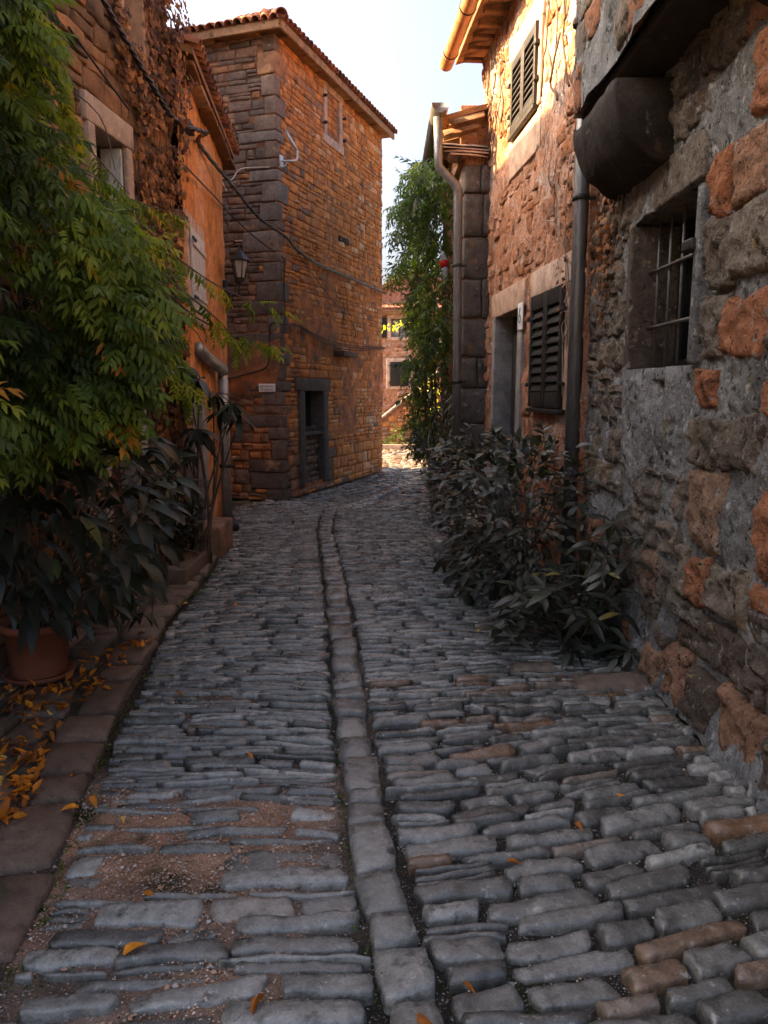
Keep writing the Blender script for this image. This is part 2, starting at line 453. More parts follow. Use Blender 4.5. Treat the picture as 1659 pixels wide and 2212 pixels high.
M['pane_pale'] = glass_mat('pale_window_pane', (.4, .44, .48), .2)
M['lampglass'] = glass_mat('frosted_lamp_glass', (.3, .33, .34), .45)
M['wist'] = leaf_mat('wisteria_leaf', [(0, (.02, .03, .01)), (.35, (.055, .09, .018)), (.65, (.125, .18, .024)), (.88, (.26, .28, .03)), (.95, (.38, .3, .025)), (1, (.4, .17, .02))], trans=.45, rough=.5, spec=.25)
M['loquat'] = leaf_mat('dark_broad_leaf', [(0, (.014, .017, .012)), (.6, (.03, .037, .026)), (.9, (.055, .075, .035)), (1, (.17, .21, .04))], rough=.4, trans=.18, spec=.35)
M['shrub'] = leaf_mat('dark_shrub_leaf', [(0, (.014, .017, .014)), (.5, (.032, .038, .03)), (.9, (.07, .083, .058)), (1, (.2, .17, .05))], rough=.36, trans=.2, spec=.55)
M['creeper'] = leaf_mat('creeper_leaf', [(0, (.025, .04, .022)), (.5, (.075, .13, .035)), (.8, (.19, .27, .04)), (1, (.42, .42, .04))], trans=.5)
M['ivy'] = leaf_mat('dry_ivy_leaf', [(0, (.05, .026, .015)), (.4, (.17, .075, .03)), (.75, (.34, .15, .045)), (.97, (.46, .25, .1)), (1, (.2, .26, .03))], rough=.6, trans=.25, tcol=(1.4, .9, .4), spec=.25)
M['fallen'] = leaf_mat('fallen_leaf', [(0, (.09, .035, .015)), (.3, (.3, .1, .02)), (.5, (.5, .17, .02)), (.75, (.7, .27, .02)), (1, (.62, .42, .1))], rough=.55, trans=.2, tcol=(1.3, .9, .4), spec=.25)

# ---------------------------------------------------------------- wall builders
def in_hole(u, v, holes, pad=0.0):
    for (a, b, c, d) in holes:
        if a - pad < u < b + pad and c - pad < v < d + pad: return True
    return False

def hf_wall(name, fr, W, H, step, holes, mat, parent, amp=.02, freq=3., oct=4, seed=0, tonef=None, base=0., cover=None, v0=0., u0=0., gain=.5):
    """a rough plaster / mortar wall face as a real relief surface"""
    nu, nv = int((W - u0) / step) + 1, int((H - v0) / step) + 1
    us, vs = np.linspace(u0, W, nu), np.linspace(v0, H, nv)
    for (a, b, c, d) in holes:             # snap grid lines to the edges of openings
        for x in (a, b): us[np.argmin(abs(us - x))] = x
        for x in (c, d): vs[np.argmin(abs(vs - x))] = x
    U, Vv = np.meshgrid(us, vs, indexing='ij')
    P = np.stack([U * freq, Vv * freq, np.zeros_like(U)], -1)
    n = fbm(P, oct, seed, gain)
    h = base + amp * n
    if cover is not None: h = h + cover(U, Vv)
    mb = MB()
    idx = np.arange(nu * nv).reshape(nu, nv)
    q = np.stack([idx[:-1, :-1], idx[1:, :-1], idx[1:, 1:], idx[:-1, 1:]], -1).reshape(-1, 4)
    cu = (U[:-1, :-1] + U[1:, 1:]).ravel() / 2; cv = (Vv[:-1, :-1] + Vv[1:, 1:]).ravel() / 2
    keep = np.ones(len(q), bool)
    for (a, b, c, d) in holes: keep &= ~((cu > a) & (cu < b) & (cv > c) & (cv < d))
    pts = np.stack([U, Vv, h], -1).reshape(-1, 3)
    t = np.clip(.5 + .3 * fbm(P * .7 + 9, 3, seed + 20), 0, 1) if tonef is None else tonef(U, Vv, P)
    tone = np.stack([t.ravel()] * 3, -1)
    mb.add(fr.w(pts), [q[keep]], tone)
    o = mb.build(name, mat, parent)
    # tidy loose vertices inside openings is not needed: they carry no faces
    return o, lambda u, v: base + amp * float(fbm(np.array([u * freq, v * freq, 0.]), oct, seed)) + (float(cover(np.array(u), np.array(v))) if cover is not None else 0)

def courses(W, H, h0, h1, l0, l1, rng, v0=0., hscale=None, split=.12):
    rects = []; v = v0
    while v < H:
        h = rng.uniform(h0, h1) * (hscale(v) if hscale else 1)
        h = min(h, H - v) if H - v > h * .4 else H - v
        if h < .02: break
        u = -rng.uniform(0, l0)
        while u < W:
            l = rng.uniform(l0, l1) * (hscale(v) ** .6 if hscale else 1)
            a, b = max(u, 0), min(u + l, W)
            if b - a > .05:
                if rng.random() < split and h > .09:
                    k = rng.uniform(.4, .6)
                    rects += [(a, b, v, v + h * k), (a, b, v + h * k, v + h)]
                elif rng.random() < .12:
                    dv = rng.uniform(-.25, .25) * h
                    rects.append((a, b, v + max(dv, 0), v + h + min(dv, 0)))
                else: rects.append((a, b, v, v + h))
            u += l
        v += h
    return rects

def clip_rects(rects, holes):
    out = []
    for (a, b, c, d) in rects:
        for (ha, hb, hc, hd) in holes:
            if a < hb and b > ha and c < hd and d > hc:
                opts = [(a, ha, c, d), (hb, b, c, d), (a, b, c, hc), (a, b, hd, d)]
                opts = [o for o in opts if o[1] - o[0] > .05 and o[3] - o[2] > .03]
                if not opts: break
                a, b, c, d = max(opts, key=lambda o: (o[1] - o[0]) * (o[3] - o[2]))
        else:
            out.append((a, b, c, d))
    return out

def lay_stones(fr, rects, mat, parent, tonef, depthf, gap=.008, nmax=300, grid=(5, 4), hgrid=None, jit=.012, rel=.006, seed0=0, name='stone', c=.22, m=6., rng=None, back=.05):
    """stones as parts of their wall: the largest in view singly, the rest joined"""
    items = []
    for i, (a, b, c0, d0) in enumerate(rects):
        w = fr.w(np.array([(a + b) / 2, (c0 + d0) / 2, 0.]))
        pu, pv, dep = project(w)
        vis = 1. if (-80 < pu < 1740 and -80 < pv < 2300 and dep > .3) else .02
        items.append((vis * (b - a) * (d0 - c0) / dep ** 2, a, b, c0, d0, i))
    items.sort(reverse=True)
    rest = MB()
    for k, (s, a, b, c0, d0, i) in enumerate(items):
        g = (hgrid or grid) if k < nmax else grid
        hu, hv = (b - a) / 2 - gap, (d0 - c0) / 2 - gap
        if hu < .01 or hv < .008: continue
        um, vm = (a + b) / 2, (c0 + d0) / 2
        v, f = pillow(hu, hv, depthf(um, vm), g[0], g[1], c, m, min(jit, hv * .35), rel, 7., seed0 + i, back)
        v = v + V3(um, vm, 0)
        w = fr.w(v); t = tonef(um, vm)
        if k < nmax:
            MB().add(w, f, t).build(name, mat, parent)
        else:
            rest.add(w, f, t)
    rest.build(name + 's_rest', mat, parent, kind='stuff')

def slab_body(name, poly, z0, z1, mat, parent):
    """a plain closed prism for the hidden bulk of a building"""
    n = len(poly)
    v = np.array([[*p, z0] for p in poly] + [[*p, z1] for p in poly])
    f = [[i, (i + 1) % n, n + (i + 1) % n, n + i] for i in range(n)] + [list(range(n)), list(range(n, 2 * n))]
    return MB().add(v, f).build(name, mat, parent, smooth=False)

def barrel_tile(mb, p, d, up, L=.34, r=.075, r2=.06, tone=(.5,) * 3, seg=8, th=.014):
    """one half-round tile lying along d from p"""
    d = d / np.linalg.norm(d); side = np.cross(d, up); side /= np.linalg.norm(side); nn = np.cross(side, d)
    ang = np.linspace(0, math.pi, seg)
    rows = []
    for (t, ra) in ((0, r), (L, r2)):
        for rr in (ra, ra - th):
            rows.append(p + d * t + np.cos(ang)[:, None] * rr * side + np.sin(ang)[:, None] * rr * nn)
    v = np.concatenate(rows); s = seg
    f = []
    for j in range(s - 1):
        f += [[j, j + 1, 2 * s + j + 1, 2 * s + j], [s + j + 1, s + j, 3 * s + j, 3 * s + j + 1], [j + 1, j, s + j, s + j + 1]]
    mb.add(v, f, tone)

# ---------------------------------------------------------------- ground and lane
GPY = [0.3, 1.92, 2.17, 2.4, 2.67, 3.02, 3.45, 3.83, 4.52, 5.28, 6.32, 7.61, 8.89, 9.88, 10.7]
GPX = [.2, .07, .02, -.02, -.06, -.09, -.14, -.18, -.24, -.3, -.41, -.55, -.69, -.75, -.74]
def gx(y): return np.interp(y, GPY, GPX)
def lx(y): return np.interp(y, [.3, 1.5, 1.9, 2.4, 3.5, 4.5, 5.2, 7, 8, 10, 10.7, 11.2], [-.9, -1.02, -1.07, -1.12, -1.32, -1.43, -1.53, -1.6, -1.72, -1.98, -2.2, -2.4])
def rx(y): return np.interp(y, [.3, 6, 9.6, 10, 16, 30], [1.6, 1.5, 1.25, .95, 1.6, 4.])
def und(x, y):                            # gentle unevenness of the old paving
    x, y = np.broadcast_arrays(np.asarray(x, float), np.asarray(y, float))
    return .014 * fbm(np.stack([x * 1.3, y * 1.1, 0 * x], -1), 2, 40)
def patchy(x, y):                         # where the orange grit shows between the stones
    x, y = np.broadcast_arrays(np.asarray(x, float), np.asarray(y, float))
    n = .5 + .5 * fbm(np.stack([x * 2.2, y * 2.2, 0 * x + 3], -1), 3, 50)
    side = np.clip((gx(y) - x + .25) * 2.2, 0, 1) * np.clip((4.6 - y) / 1.2, 0, 1)
    return np.clip(.12 + .28 * n + side * (.06 + .62 * n), 0, 1)

g = MB()
g.add([[-120, -60, -.12], [120, -60, -.12], [120, 200, -.12], [-120, 200, -.12]], [[0, 1, 2, 3]])
tag(g.build('ground', M['earth'], smooth=False), kind='structure')

ys = np.concatenate([np.arange(.5, 3.2, .016), np.arange(3.2, 6, .03), np.geomspace(6, 26, 120)])
xs = np.concatenate([np.arange(-5.5, -1.3, .12), np.arange(-1.3, 1.6, .02), np.arange(1.6, 6, .12)])
X, Yg = np.meshgrid(xs, ys, indexing='ij')
P = np.stack([X, Yg, 0 * X], -1)
Zg = und(X, Yg) - .037 + .025 * np.clip((patchy(X, Yg) - .3) * 3, 0, 1) + .006 * fbm(P * 9, 3, 41) + .004 * fbm(P * 60, 2, 42)
idx = np.arange(X.size).reshape(X.shape)
q = np.stack([idx[:-1, :-1], idx[1:, :-1], idx[1:, 1:], idx[:-1, 1:]], -1).reshape(-1, 4)
t = patchy(X, Yg).ravel()
t = np.where(Yg.ravel() > 16.2, .5, t)
lane = MB().add(np.stack([X, Yg, Zg], -1).reshape(-1, 3), [q], np.stack([t] * 3, -1)).build('lane', M['gravel'])
tag(lane, kind='structure')

cob = []                                  # (x, y, half length, half thickness, angle, depth, tone, kind)
rng = random.Random(11)
def row_side(side):
    y = .75
    while y < 23.5:
        if side < 0: th = rng.choice([rng.uniform(.028, .048), rng.uniform(.04, .07), rng.uniform(.07, .105)]) if y < 2.8 else (rng.uniform(.024, .054) if y < 6 else rng.uniform(.022, .042))
        else: th = rng.uniform(.06, .12) if y < 2.4 else (rng.uniform(.036, .085) if y < 3.8 else (rng.uniform(.026, .056) if y < 6.5 else rng.uniform(.022, .042)))
        if rng.random() < .1 and y < 6: th *= 1.35
        if y > 11: th = rng.uniform(.05, .085)
        yc = y + th / 2
        shear = (.24 * max(0, min(1, (5 - yc) / 2)) if side > 0 else .05 * math.sin(yc * 1.3)) 
        if side < 0 and yc > 4.5: shear = .10
        if yc > 10.7: shear = -.12
        if side < 0: a, b = float(gx(yc)) - .088, float(lx(yc)) + .02
        else: a, b = float(gx(yc)) + .088, float(rx(yc)) - .02
        if yc > 10.75:
            if side < 0: y += th; continue
            a, b = max(-1.62 + (yc - 11.3) * .338 + .08, -1.6) if yc < 16 else -3.2, float(rx(yc))
            if yc < 11.6: a = -2.3 + (yc - 10.7) * .6
        x = a; sgn = 1 if b > a else -1
        x += sgn * rng.uniform(0, .02)
        wob = rng.uniform(0, 6)
        while sgn * (b - x) > .06:
            l = rng.uniform(.16, .46) if side < 0 else (rng.uniform(.17, .42) if yc < 3 else rng.uniform(.14, .36))
            if yc > 6: l *= .85
            if yc > 11: l *= 1.1
            l = min(l, sgn * (b - x))
            xc = x + sgn * l / 2
            yy = yc + shear * (xc - a if side > 0 else xc - float(gx(yc))) + .02 * math.sin(xc * 4 + yc * 1.1) + .008 * math.sin(xc * 9 + wob)
            miss = (.03 if side < 0 else (0. if yc < 3 else .012)) + (.2 * float(patchy(np.array(xc), np.array(yy))) ** 2 if yy < 4.6 and side < 0 else 0)
            if rng.random() > miss and l > .05:
                ang = math.atan(shear + .08 * math.cos(xc * 4 + yc * 1.1)) + rng.gauss(0, .03)
                tone = min(max(rng.gauss((.5 if yy > 4 else .44) if side < 0 or yy > 4 else .34, .22), .02), .8)
                if side > 0 and yy < 4.5 and rng.random() < .1: tone = rng.uniform(.86, 1)
                elif rng.random() < .02: tone = rng.uniform(.84, .95)
                if yy > 16.5: tone = rng.uniform(.8, 1.)
                if th > .07 and rng.random() < (.16 if side < 0 else .07):              # split into slivers
                    k = 2 if th < .1 else 3
                    for j in range(k):
                        cob.append((xc, yy + (j - (k - 1) / 2) * th / k, l / 2 - .008, th / k / 2 - .003, ang, .022, tone * .8, 'cobble'))
                else:
                    gap = rng.uniform(.002, .008)
                    cob.append((xc, yy, l / 2 - gap, th / 2 - min(gap * .5, .0045), ang, rng.uniform(.022, .038) if rng.random() > .12 else .014, tone, 'cobble'))
            x += sgn * l
        y += th
row_side(-1); row_side(1)
# the line of gutter stones down the middle
y = .6
while y < 10.6:
    l = rng.uniform(.11, .3) if y < 4 else rng.uniform(.14, .34)
    yc = y + l / 2
    ang = math.atan2(float(gx(yc + .1) - gx(yc - .1)), .2)
    w = float(np.interp(yc, [2, 6, 10], [.078, .09, .085])) * rng.uniform(.92, 1.08)
    cob.append((float(gx(yc)) + rng.uniform(-.008, .008), yc, w, l / 2 - .006, -ang, .042, rng.uniform(.35, .62), 'gutter_stone'))
    y += l
for k in range(22):                       # its branch towards the square
    f = k / 21
    cob.append((-.62 + 1.5 * f, 10.75 + 4.4 * f, .085, .1, -.33, .036, rng.uniform(.45, .7), 'gutter_stone'))

def cob_mesh(c, ni, nj, seed):
    """one paving stone: warped four-sided outline, nearly flat worn top, tight rounded arris, steep flanks"""
    x, y, a, b, ang, d, tone, kind = c
    r_ = random.Random(seed)
    w1, w2 = min(.003, a * .2, b * .2), min(.010, a * .4, b * .38)
    def lines(h, n): return np.concatenate([[-1, -1 + w1 / h], np.linspace(-1 + w2 / h, 1 - w2 / h, n), [1 - w1 / h, 1]])
    nu, nv = ni + 4, nj + 4
    S, T = np.meshgrid(lines(a, ni), lines(b, nj), indexing='ij')
    _, _, q, ring, side = pillow_grid(nu, nv)
    S, T = S.ravel(), T.ravel()
    k_ = 1. if kind == 'cobble' else .5
    co = np.array([[r_.uniform(-1, .5) * min(.035, a * .16) * k_ * sx for sx in (-1, -1, 1, 1)], [r_.uniform(-1, .55) * b * .3 * k_ * sy for sy in (-1, 1, -1, 1)]])
    wts = np.stack([(1 - S) * (1 - T), (1 - S) * (1 + T), (1 + S) * (1 - T), (1 + S) * (1 + T)]) / 4
    lxx = a * S + (co[0][:, None] * wts).sum(0) * 1.; lyy = b * T + (co[1][:, None] * wts).sum(0)
    cr = .1
    lxx = lxx * (1 - cr * T ** 4 * np.abs(S) ** 6); lyy = lyy * (1 - cr * S ** 6)
    P = np.stack([lxx * 11 + seed * 7.13, lyy * 11 + seed * 3.7, np.full_like(lxx, seed * 1.7)], -1)
    j1, j2 = min(.013, b * .3), min(.006, b * .16)
    lxx = lxx + j1 * vnoise(P, 1) + j2 * vnoise(P * 4.1, 4); lyy = lyy + j1 * vnoise(P + 31.7, 2) + j2 * vnoise(P * 4.1 + 57.7, 5) + r_.uniform(-1, 1) * min(.02, a * .07) * k_ * (S * S - .4)
    dist = np.minimum((1 - np.abs(S)) * a, (1 - np.abs(T)) * b)
    wr = r_.uniform(.55, 1.8)
    prof = np.interp(dist / wr, [0, .003, .010, .025, .06], [.45, .8, .955, .99, 1.])
    h = (d + .022) * prof + (.009 * fbm(P * .9 + 5.5, 3, 3) + .012 * (r_.uniform(-.5, .5) * S + r_.uniform(-.6, .6) * T)) * np.clip(dist / .012 + .35, 0, 1)
    v = np.stack([lxx, lyy, h], -1)
    v = np.vstack([v, np.stack([lxx[ring], lyy[ring], np.full(len(ring), -.03)], -1)])
    ca, sa = math.cos(ang), math.sin(ang)
    wx = x + v[:, 0] * ca - v[:, 1] * sa; wy = y + v[:, 0] * sa + v[:, 1] * ca
    return np.stack([wx, wy, v[:, 2] + float(und(x, y)) - .044], -1), [q, side], (tone, r_.random(), 0.)
def vis_area(c):
    p = V3(c[0], c[1], 0); u, v, dep = project(p)
    return (c[2] * c[3] / dep ** 2.6) * (1 if (-60 < u < 1720 and v < 2290) else .01)
cob.sort(key=vis_area, reverse=True)
rest = {'cobble': MB(), 'gutter_stone': MB()}; cnt = {'cobble': 0, 'gutter_stone': 0}
for i, c in enumerate(cob):
    k = c[7]
    if cnt[k] < 300:
        cnt[k] += 1
        big = c[2] > .09
        v, f, t = cob_mesh(c, 11 if big else 6, 5 if c[3] > .025 else 3, i)
        MB().add(v, f, t).build(k, M['cobble'], lane)
    else:
        v, f, t = cob_mesh(c, 4 if c[1] < 6 else 2, 2, i)
        rest[k].add(v, f, t)
for k in rest: rest[k].build(k + 's_rest', M['cobble'], lane, kind='stuff')

# loose grit between the stones
n = 70000
px_ = RNG.uniform(-1.5, 1.55, n); py_ = .9 + RNG.random(n) ** 1.4 * 4.2
keep = RNG.random(n) < np.clip((patchy(px_, py_) - .22) * 1.6, np.where(px_ > gx(py_), .3, .08), 1)
px_, py_ = px_[keep], py_[keep]; n = len(px_)
sz = RNG.uniform(.0022, .0052, n) * np.where(RNG.random(n) < .05, 2.2, 1.)
oct_v = np.array([[1, 0, 0], [-1, 0, 0], [0, 1, 0], [0, -1, 0], [0, 0, .7], [0, 0, -.7]], float)
oct_f = np.array([[0, 2, 4], [2, 1, 4], [1, 3, 4], [3, 0, 4], [2, 0, 5], [1, 2, 5], [3, 1, 5], [0, 3, 5]])
vv = (oct_v[None] * RNG.uniform(.6, 1.3, (n, 6, 1))) * sz[:, None, None]
an = RNG.uniform(0, 6.28, n)
ca, sa = np.cos(an)[:, None], np.sin(an)[:, None]
vx, vy = vv[..., 0] * ca - vv[..., 1] * sa, vv[..., 0] * sa + vv[..., 1] * ca
zz = und(px_, py_) - .0315 + .025 * np.clip((patchy(px_, py_) - .3) * 3, 0, 1) + RNG.uniform(-.003, .004, n)
vv = np.stack([vx + px_[:, None], vy + py_[:, None], vv[..., 2] + zz[:, None]], -1).reshape(-1, 3)
ff = (oct_f[None] + 6 * np.arange(n)[:, None, None]).reshape(-1, 3)
tn = np.where(RNG.random(n) < np.where(px_ > gx(py_) + .1, .06, np.clip(patchy(px_, py_) * 1.1, .1, .8)), RNG.uniform(.66, 1, n), RNG.uniform(.0, .62, n))
tag(MB().add(vv, [ff], np.repeat(np.stack([tn] * 3, -1), 6, 0)).build('grit', M['pebble'], smooth=False),
    'fine pale and orange grit lying between the paving stones', 'grit', kind='stuff')

# the flagged verge on the left
ve = MB()
vy_ = np.arange(.5, 11, .06); vx_ = np.linspace(0, 1, 24)
A, B = np.meshgrid(vx_, vy_, indexing='ij')
XV = lx(B) - .01 - A * 2.2
ZV = und(XV, B) - .004 + .006 * fbm(np.stack([XV * 8, B * 8, 0 * B], -1), 3, 60)
idx = np.arange(A.size).reshape(A.shape)
q = np.stack([idx[:-1, :-1], idx[1:, :-1], idx[1:, 1:], idx[:-1, 1:]], -1).reshape(-1, 4)[:, ::-1]
verge = ve.add(np.stack([XV, B, ZV], -1).reshape(-1, 3), [q], (.35,) * 3).build('verge', M['gravel'])
tag(verge, kind='structure')
def flag(x, y, a, b, ang, d, tone, seed, name='flagstone'):
    v, f = pillow(a, b, d, 9, 7, .3, 6., min(.03, b * .25), .005, 5., seed, .03)
    ca, sa = math.cos(ang), math.sin(ang)
    w = np.stack([x + v[:, 0] * ca - v[:, 1] * sa, y + v[:, 0] * sa + v[:, 1] * ca, v[:, 2] + float(und(x, y)) + .002], -1)
    MB().add(w, f, (tone, .5, 0)).build(name, M['flag'], verge)
y = .9; k = 0
while y < 9.5:
    l = rng.uniform(.22, .5); yc = y + l / 2
    s = math.atan2(float(lx(yc + .1) - lx(yc - .1)), .2)
    w = rng.uniform(.1, .14)
    flag(float(lx(yc)) - w - .02, yc, w, l / 2 - .012, -s, rng.uniform(.03, .045), rng.uniform(.1, .7), 5000 + k, 'kerb_stone')
    y += l; k += 1
y = .9
while y < 7.2:
    th = rng.uniform(.16, .3); x = float(lx(y + th / 2)) - .29
    while x > -2.5:
        l = rng.uniform(.18, .42)
        if rng.random() > .06: flag(x - l / 2, y + th / 2 + rng.uniform(-.02, .02), l / 2 - .014, th / 2 - .014, rng.gauss(.06, .05), rng.uniform(.022, .034), rng.uniform(.1, .95), 6000 + k)
        x -= l; k += 1
    y += th

# ---------------------------------------------------------------- tower house
C0 = V3(-1.51, 11.44); UR = V3(.32, .947); UR /= np.linalg.norm(UR); UL = V3(-.947, .32); UL /= np.linalg.norm(UL)
TH, TR, TL = 6.49, 4.6, 3.8
tower = thing('tower_house', (C0[0], C0[1], 0), 'tall orange brown stone tower house with tiled eaves at the bend of the lane', 'house')
frR = Fr((*C0, 0), UR)                                      # u from the near corner, towards the square
frL = Fr((*(C0 + UL * TL), 0), -UL)                         # u towards the near corner
inn = .1
c_in = [C0 + (UR + UL) * inn, C0 + UR * (TR - .02) + UL * inn, C0 + UR * (TR - .02) + UL * TL, C0 + UR * inn + UL * TL]
# openings on the right face: (u0, u1, v0, v1)
door_o = (.77, 1.52, .93, 1.64); fill_o = (.77, 1.52, .18, .93)
win_o = (1.82, 2.36, 5.8, 6.3)
slab_body('core', [c_in[0] + UL * .35, c_in[1] + UL * .35, c_in[2], c_in[3]], 0, TH, M['dark'], tower)
rngt = random.Random(3)
def smear_R(U, V):                        # old render clings to the middle of the wall
    n = fbm(np.stack([np.asarray(U, float) * 1.1, np.asarray(V, float) * 1.1, 0 * np.asarray(U, float)], -1), 3, 70)
    z = np.clip(1 - np.abs((V - 2.2) / 2.), 0, 1)
    return .026 * np.clip(z * 1.3 + n * .8 - .35, 0, 1)
def smear_L(U, V):
    n = fbm(np.stack([np.asarray(U, float) * 1.1, np.asarray(V, float) * 1.1, 0 * np.asarray(U, float) + 8], -1), 3, 71)
    z = np.clip(1 - np.abs((V - 1.95) / 1.1), 0, 1)
    return .032 * np.clip(z * 1.6 + n * .7 - .45, 0, 1)
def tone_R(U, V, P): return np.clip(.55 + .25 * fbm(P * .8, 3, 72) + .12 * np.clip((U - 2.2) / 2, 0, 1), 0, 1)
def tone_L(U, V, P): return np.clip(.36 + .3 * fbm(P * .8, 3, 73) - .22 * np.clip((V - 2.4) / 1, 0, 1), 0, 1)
frame_h = (.56, 1.72, .1, 1.82); wfr_h = (1.7, 2.48, 5.68, 6.4)
hf_wall('wall_right', frR, TR, TH, .04, [(.77, 1.52, .18, 1.64), win_o], M['mortar_t'], tower, .008, 5., 4, 70, tone_R, -.012, smear_R)
hf_wall('wall_left', frL, TL, TH, .04, [], M['mortar_t'], tower, .008, 5., 4, 74, tone_L, -.012, smear_L)
hs = lambda v: 1.5 if v < .8 else (1.0 if v < 5 else 1.0)
rR = clip_rects(courses(TR, TH, .055, .15, .09, .38, rngt, hscale=hs, split=.2), [frame_h, wfr_h])
rL = courses(TL - .02, TH, .06, .17, .1, .4, rngt, hscale=hs, split=.22)
# quoins at the near corner, on both faces, alternately long and short
quo = []; v = 0.; k = 0
while v < TH - .02:
    h = min(rngt.uniform(.12, .32) * (1.3 if v < .6 else 1), TH - v)
    quo.append((v, v + h, rngt.uniform(.32, .62) if rngt.random() < .5 else rngt.uniform(.14, .3), rngt.uniform(.1, .16) if k % 2 else rngt.uniform(.2, .34))); v += h; k += 1
rL = clip_rects(rL, [(TL - q2[2], TL + 1, q2[0], q2[1]) for q2 in quo])
rR = clip_rects(rR, [(-1, q2[3], q2[0], q2[1]) for q2 in quo])
smallwin = (TL - 1.75, TL - 1.05, 5.35, 6.3)
rL = clip_rects(rL, [smallwin])
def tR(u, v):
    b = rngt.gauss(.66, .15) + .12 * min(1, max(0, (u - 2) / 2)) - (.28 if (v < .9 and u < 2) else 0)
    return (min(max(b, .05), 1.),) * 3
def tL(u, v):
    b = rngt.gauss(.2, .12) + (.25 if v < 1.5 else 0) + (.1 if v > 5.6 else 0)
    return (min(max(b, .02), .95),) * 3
lay_stones(frR, rR, M['tower'], tower, tR, lambda u, v: rngt.uniform(.002, .014) * (2. if v < .9 else 1), .005, 300, jit=.014, rel=.009, seed0=100, m=11., c=.15)
lay_stones(frL, rL, M['tower'], tower, tL, lambda u, v: rngt.uniform(.004, .018) * (1.8 if v < .9 else 1), .006, 200, jit=.014, rel=.009, seed0=2000, hgrid=(7, 6), m=11., c=.15)
for k, (a, b, wl, wr) in enumerate(quo):   # each quoin wraps the corner
    tq = (rngt.uniform(.2, 1),) * 3
    m_ = M['quoin'] if (.5 < a < 5.2 and rngt.random() < .65) else M['tower']
    if m_ is M['tower']: tq = (rngt.uniform(.05, .3) + (.15 if a > 5.2 else 0),) * 3
    mb = MB()
    vb, fb = cbox_arr(wl + .02, b - a - .012, wr + .02, .016)
    # local x: along the left face towards the corner, y up, z: along the right face
    vb = vb + V3(-(wl + .02) / 2, 0, (wr + .02) / 2)
    vb = vb + .012 * np.stack([vnoise(vb * 9 + k * 3.1 + 5 * j, 300 + j) for j in range(3)], -1)
    org = V3(*C0, 0) + frL.N * .012 + frR.N * .012
    w = org + vb[:, :1] * (-V3(*UL, 0)) + (vb[:, 1:2] + (a + b) / 2) * V3(0, 0, 1) + vb[:, 2:3] * V3(*UR, 0)
    mb.add(w, fb, tq).build('quoin', m_, tower)
# thin pale wedges driven into the joints
wed = MB()
for k in range(70):
    fr, W_, mx = (frR, TR, TR) if k % 2 else (frL, TL, TL - .5)
    u, v = rngt.uniform(.2, mx - .1), rngt.uniform(2.6, 6.2)
    if in_hole(u, v, [wfr_h] if k % 2 else [smallwin], .12): continue
    vb, fb = pillow(rngt.uniform(.03, .08), rngt.uniform(.006, .013), .02, 5, 4, .3, 5, .004, .003, 20, k)
    wed.add(fr.w(vb + V3(u, v, .006)), fb, (1., .5, .5))
wed.build('joint_wedges', M['dressed'], tower, kind='stuff')
# blocked window
wt = MB()
for (a, b, c, d) in [(1.7, 1.82, 5.7, 6.38), (2.36, 2.48, 5.7, 6.38)]:
    mb = MB(); cbox(mb, frR, a, b, c, d, -.08, .024, .01, (.85,) * 3, .006, 5); mb.build('window_jamb', M['dressed'], tower)
mb = MB(); cbox(mb, frR, 1.66, 2.52, 5.57, 5.7, -.08, .03, .01, (.9,) * 3, .006, 6); mb.build('window_sill', M['dressed'], tower)
mb = MB(); cbox(mb, frR, 1.66, 2.52, 6.38, 6.48, -.08, .026, .01, (.75,) * 3, .006, 7); mb.build('window_lintel', M['dressed'], tower)
rw = courses(.54, .58, .08, .13, .12, .22, rngt)
frW = Fr(frR.w(np.array([1.82, 5.8 - .1, -.03])), UR)
hf_wall('window_infill', frW, .54, .68, .03, [], M['mortar_t'], tower, .006, 5., 3, 76, None, -.01)
lay_stones(frW, courses(.54, .68, .08, .13, .12, .22, rngt), M['tower'], tower, lambda u, v: (.62 + rngt.uniform(-.1, .1),) * 3, lambda u, v: .012, .007, 300, seed0=3100)
for (u, v) in [(1.68, 6.25), (1.68, 5.85), (2.5, 6.15), (2.5, 5.8)]:
    mb = MB(); cbox(mb, frR, u - .015, u + .015, v - .02, v + .02, .02, .08, .004); mb.build('shutter_hinge', M['iron'], tower)
# low window in the old doorway
for (a, b, c, d, nm) in [(.58, .77, .14, 1.64, 'door_jamb'), (1.52, 1.7, .14, 1.64, 'door_jamb'), (.44, 1.8, 1.64, 1.83, 'door_lintel')]:
    mb = MB(); cbox(mb, frR, a, b, c, d, -.26, .034, .014, (.08 if nm == 'door_jamb' else .2, .5, .5), .01, 8); mb.build(nm, M['quoin'], tower)
frF = Fr(frR.w(np.array([.77, .1, -.08])), UR)
hf_wall('doorway_infill', frF, .75, .83, .03, [], M['mortar_t'], tower, .006, 5., 3, 77, lambda U, V, P: .2 + 0 * U, -.01)
lay_stones(frF, courses(.75, .83, .09, .15, .14, .3, rngt), M['tower'], tower, lambda u, v: (rngt.uniform(.05, .3),) * 3, lambda u, v: .025, .008, 300, seed0=3300)
mb = MB(); cbox(mb, frR, .77, 1.52, .93, .99, -.2, .0, .008, (.1,) * 3); mb.build('window_ledge', M['quoin'], tower)
mb = MB(); cbox(mb, frR, .8, 1.14, .99, 1.62, -.2, -.17, .004); mb.build('inner_shutter', M['greycloth'], tower)
mb = MB(); cbox(mb, frR, 1.14, 1.17, .99, 1.62, -.19, -.15, .004); mb.build('window_mullion', M['galv'], tower)
mb = MB(); cbox(mb, frR, 1.17, 1.5, .99, 1.62, -.21, -.2, .002); mb.build('window_pane', M['pane'], tower)
mb = MB()
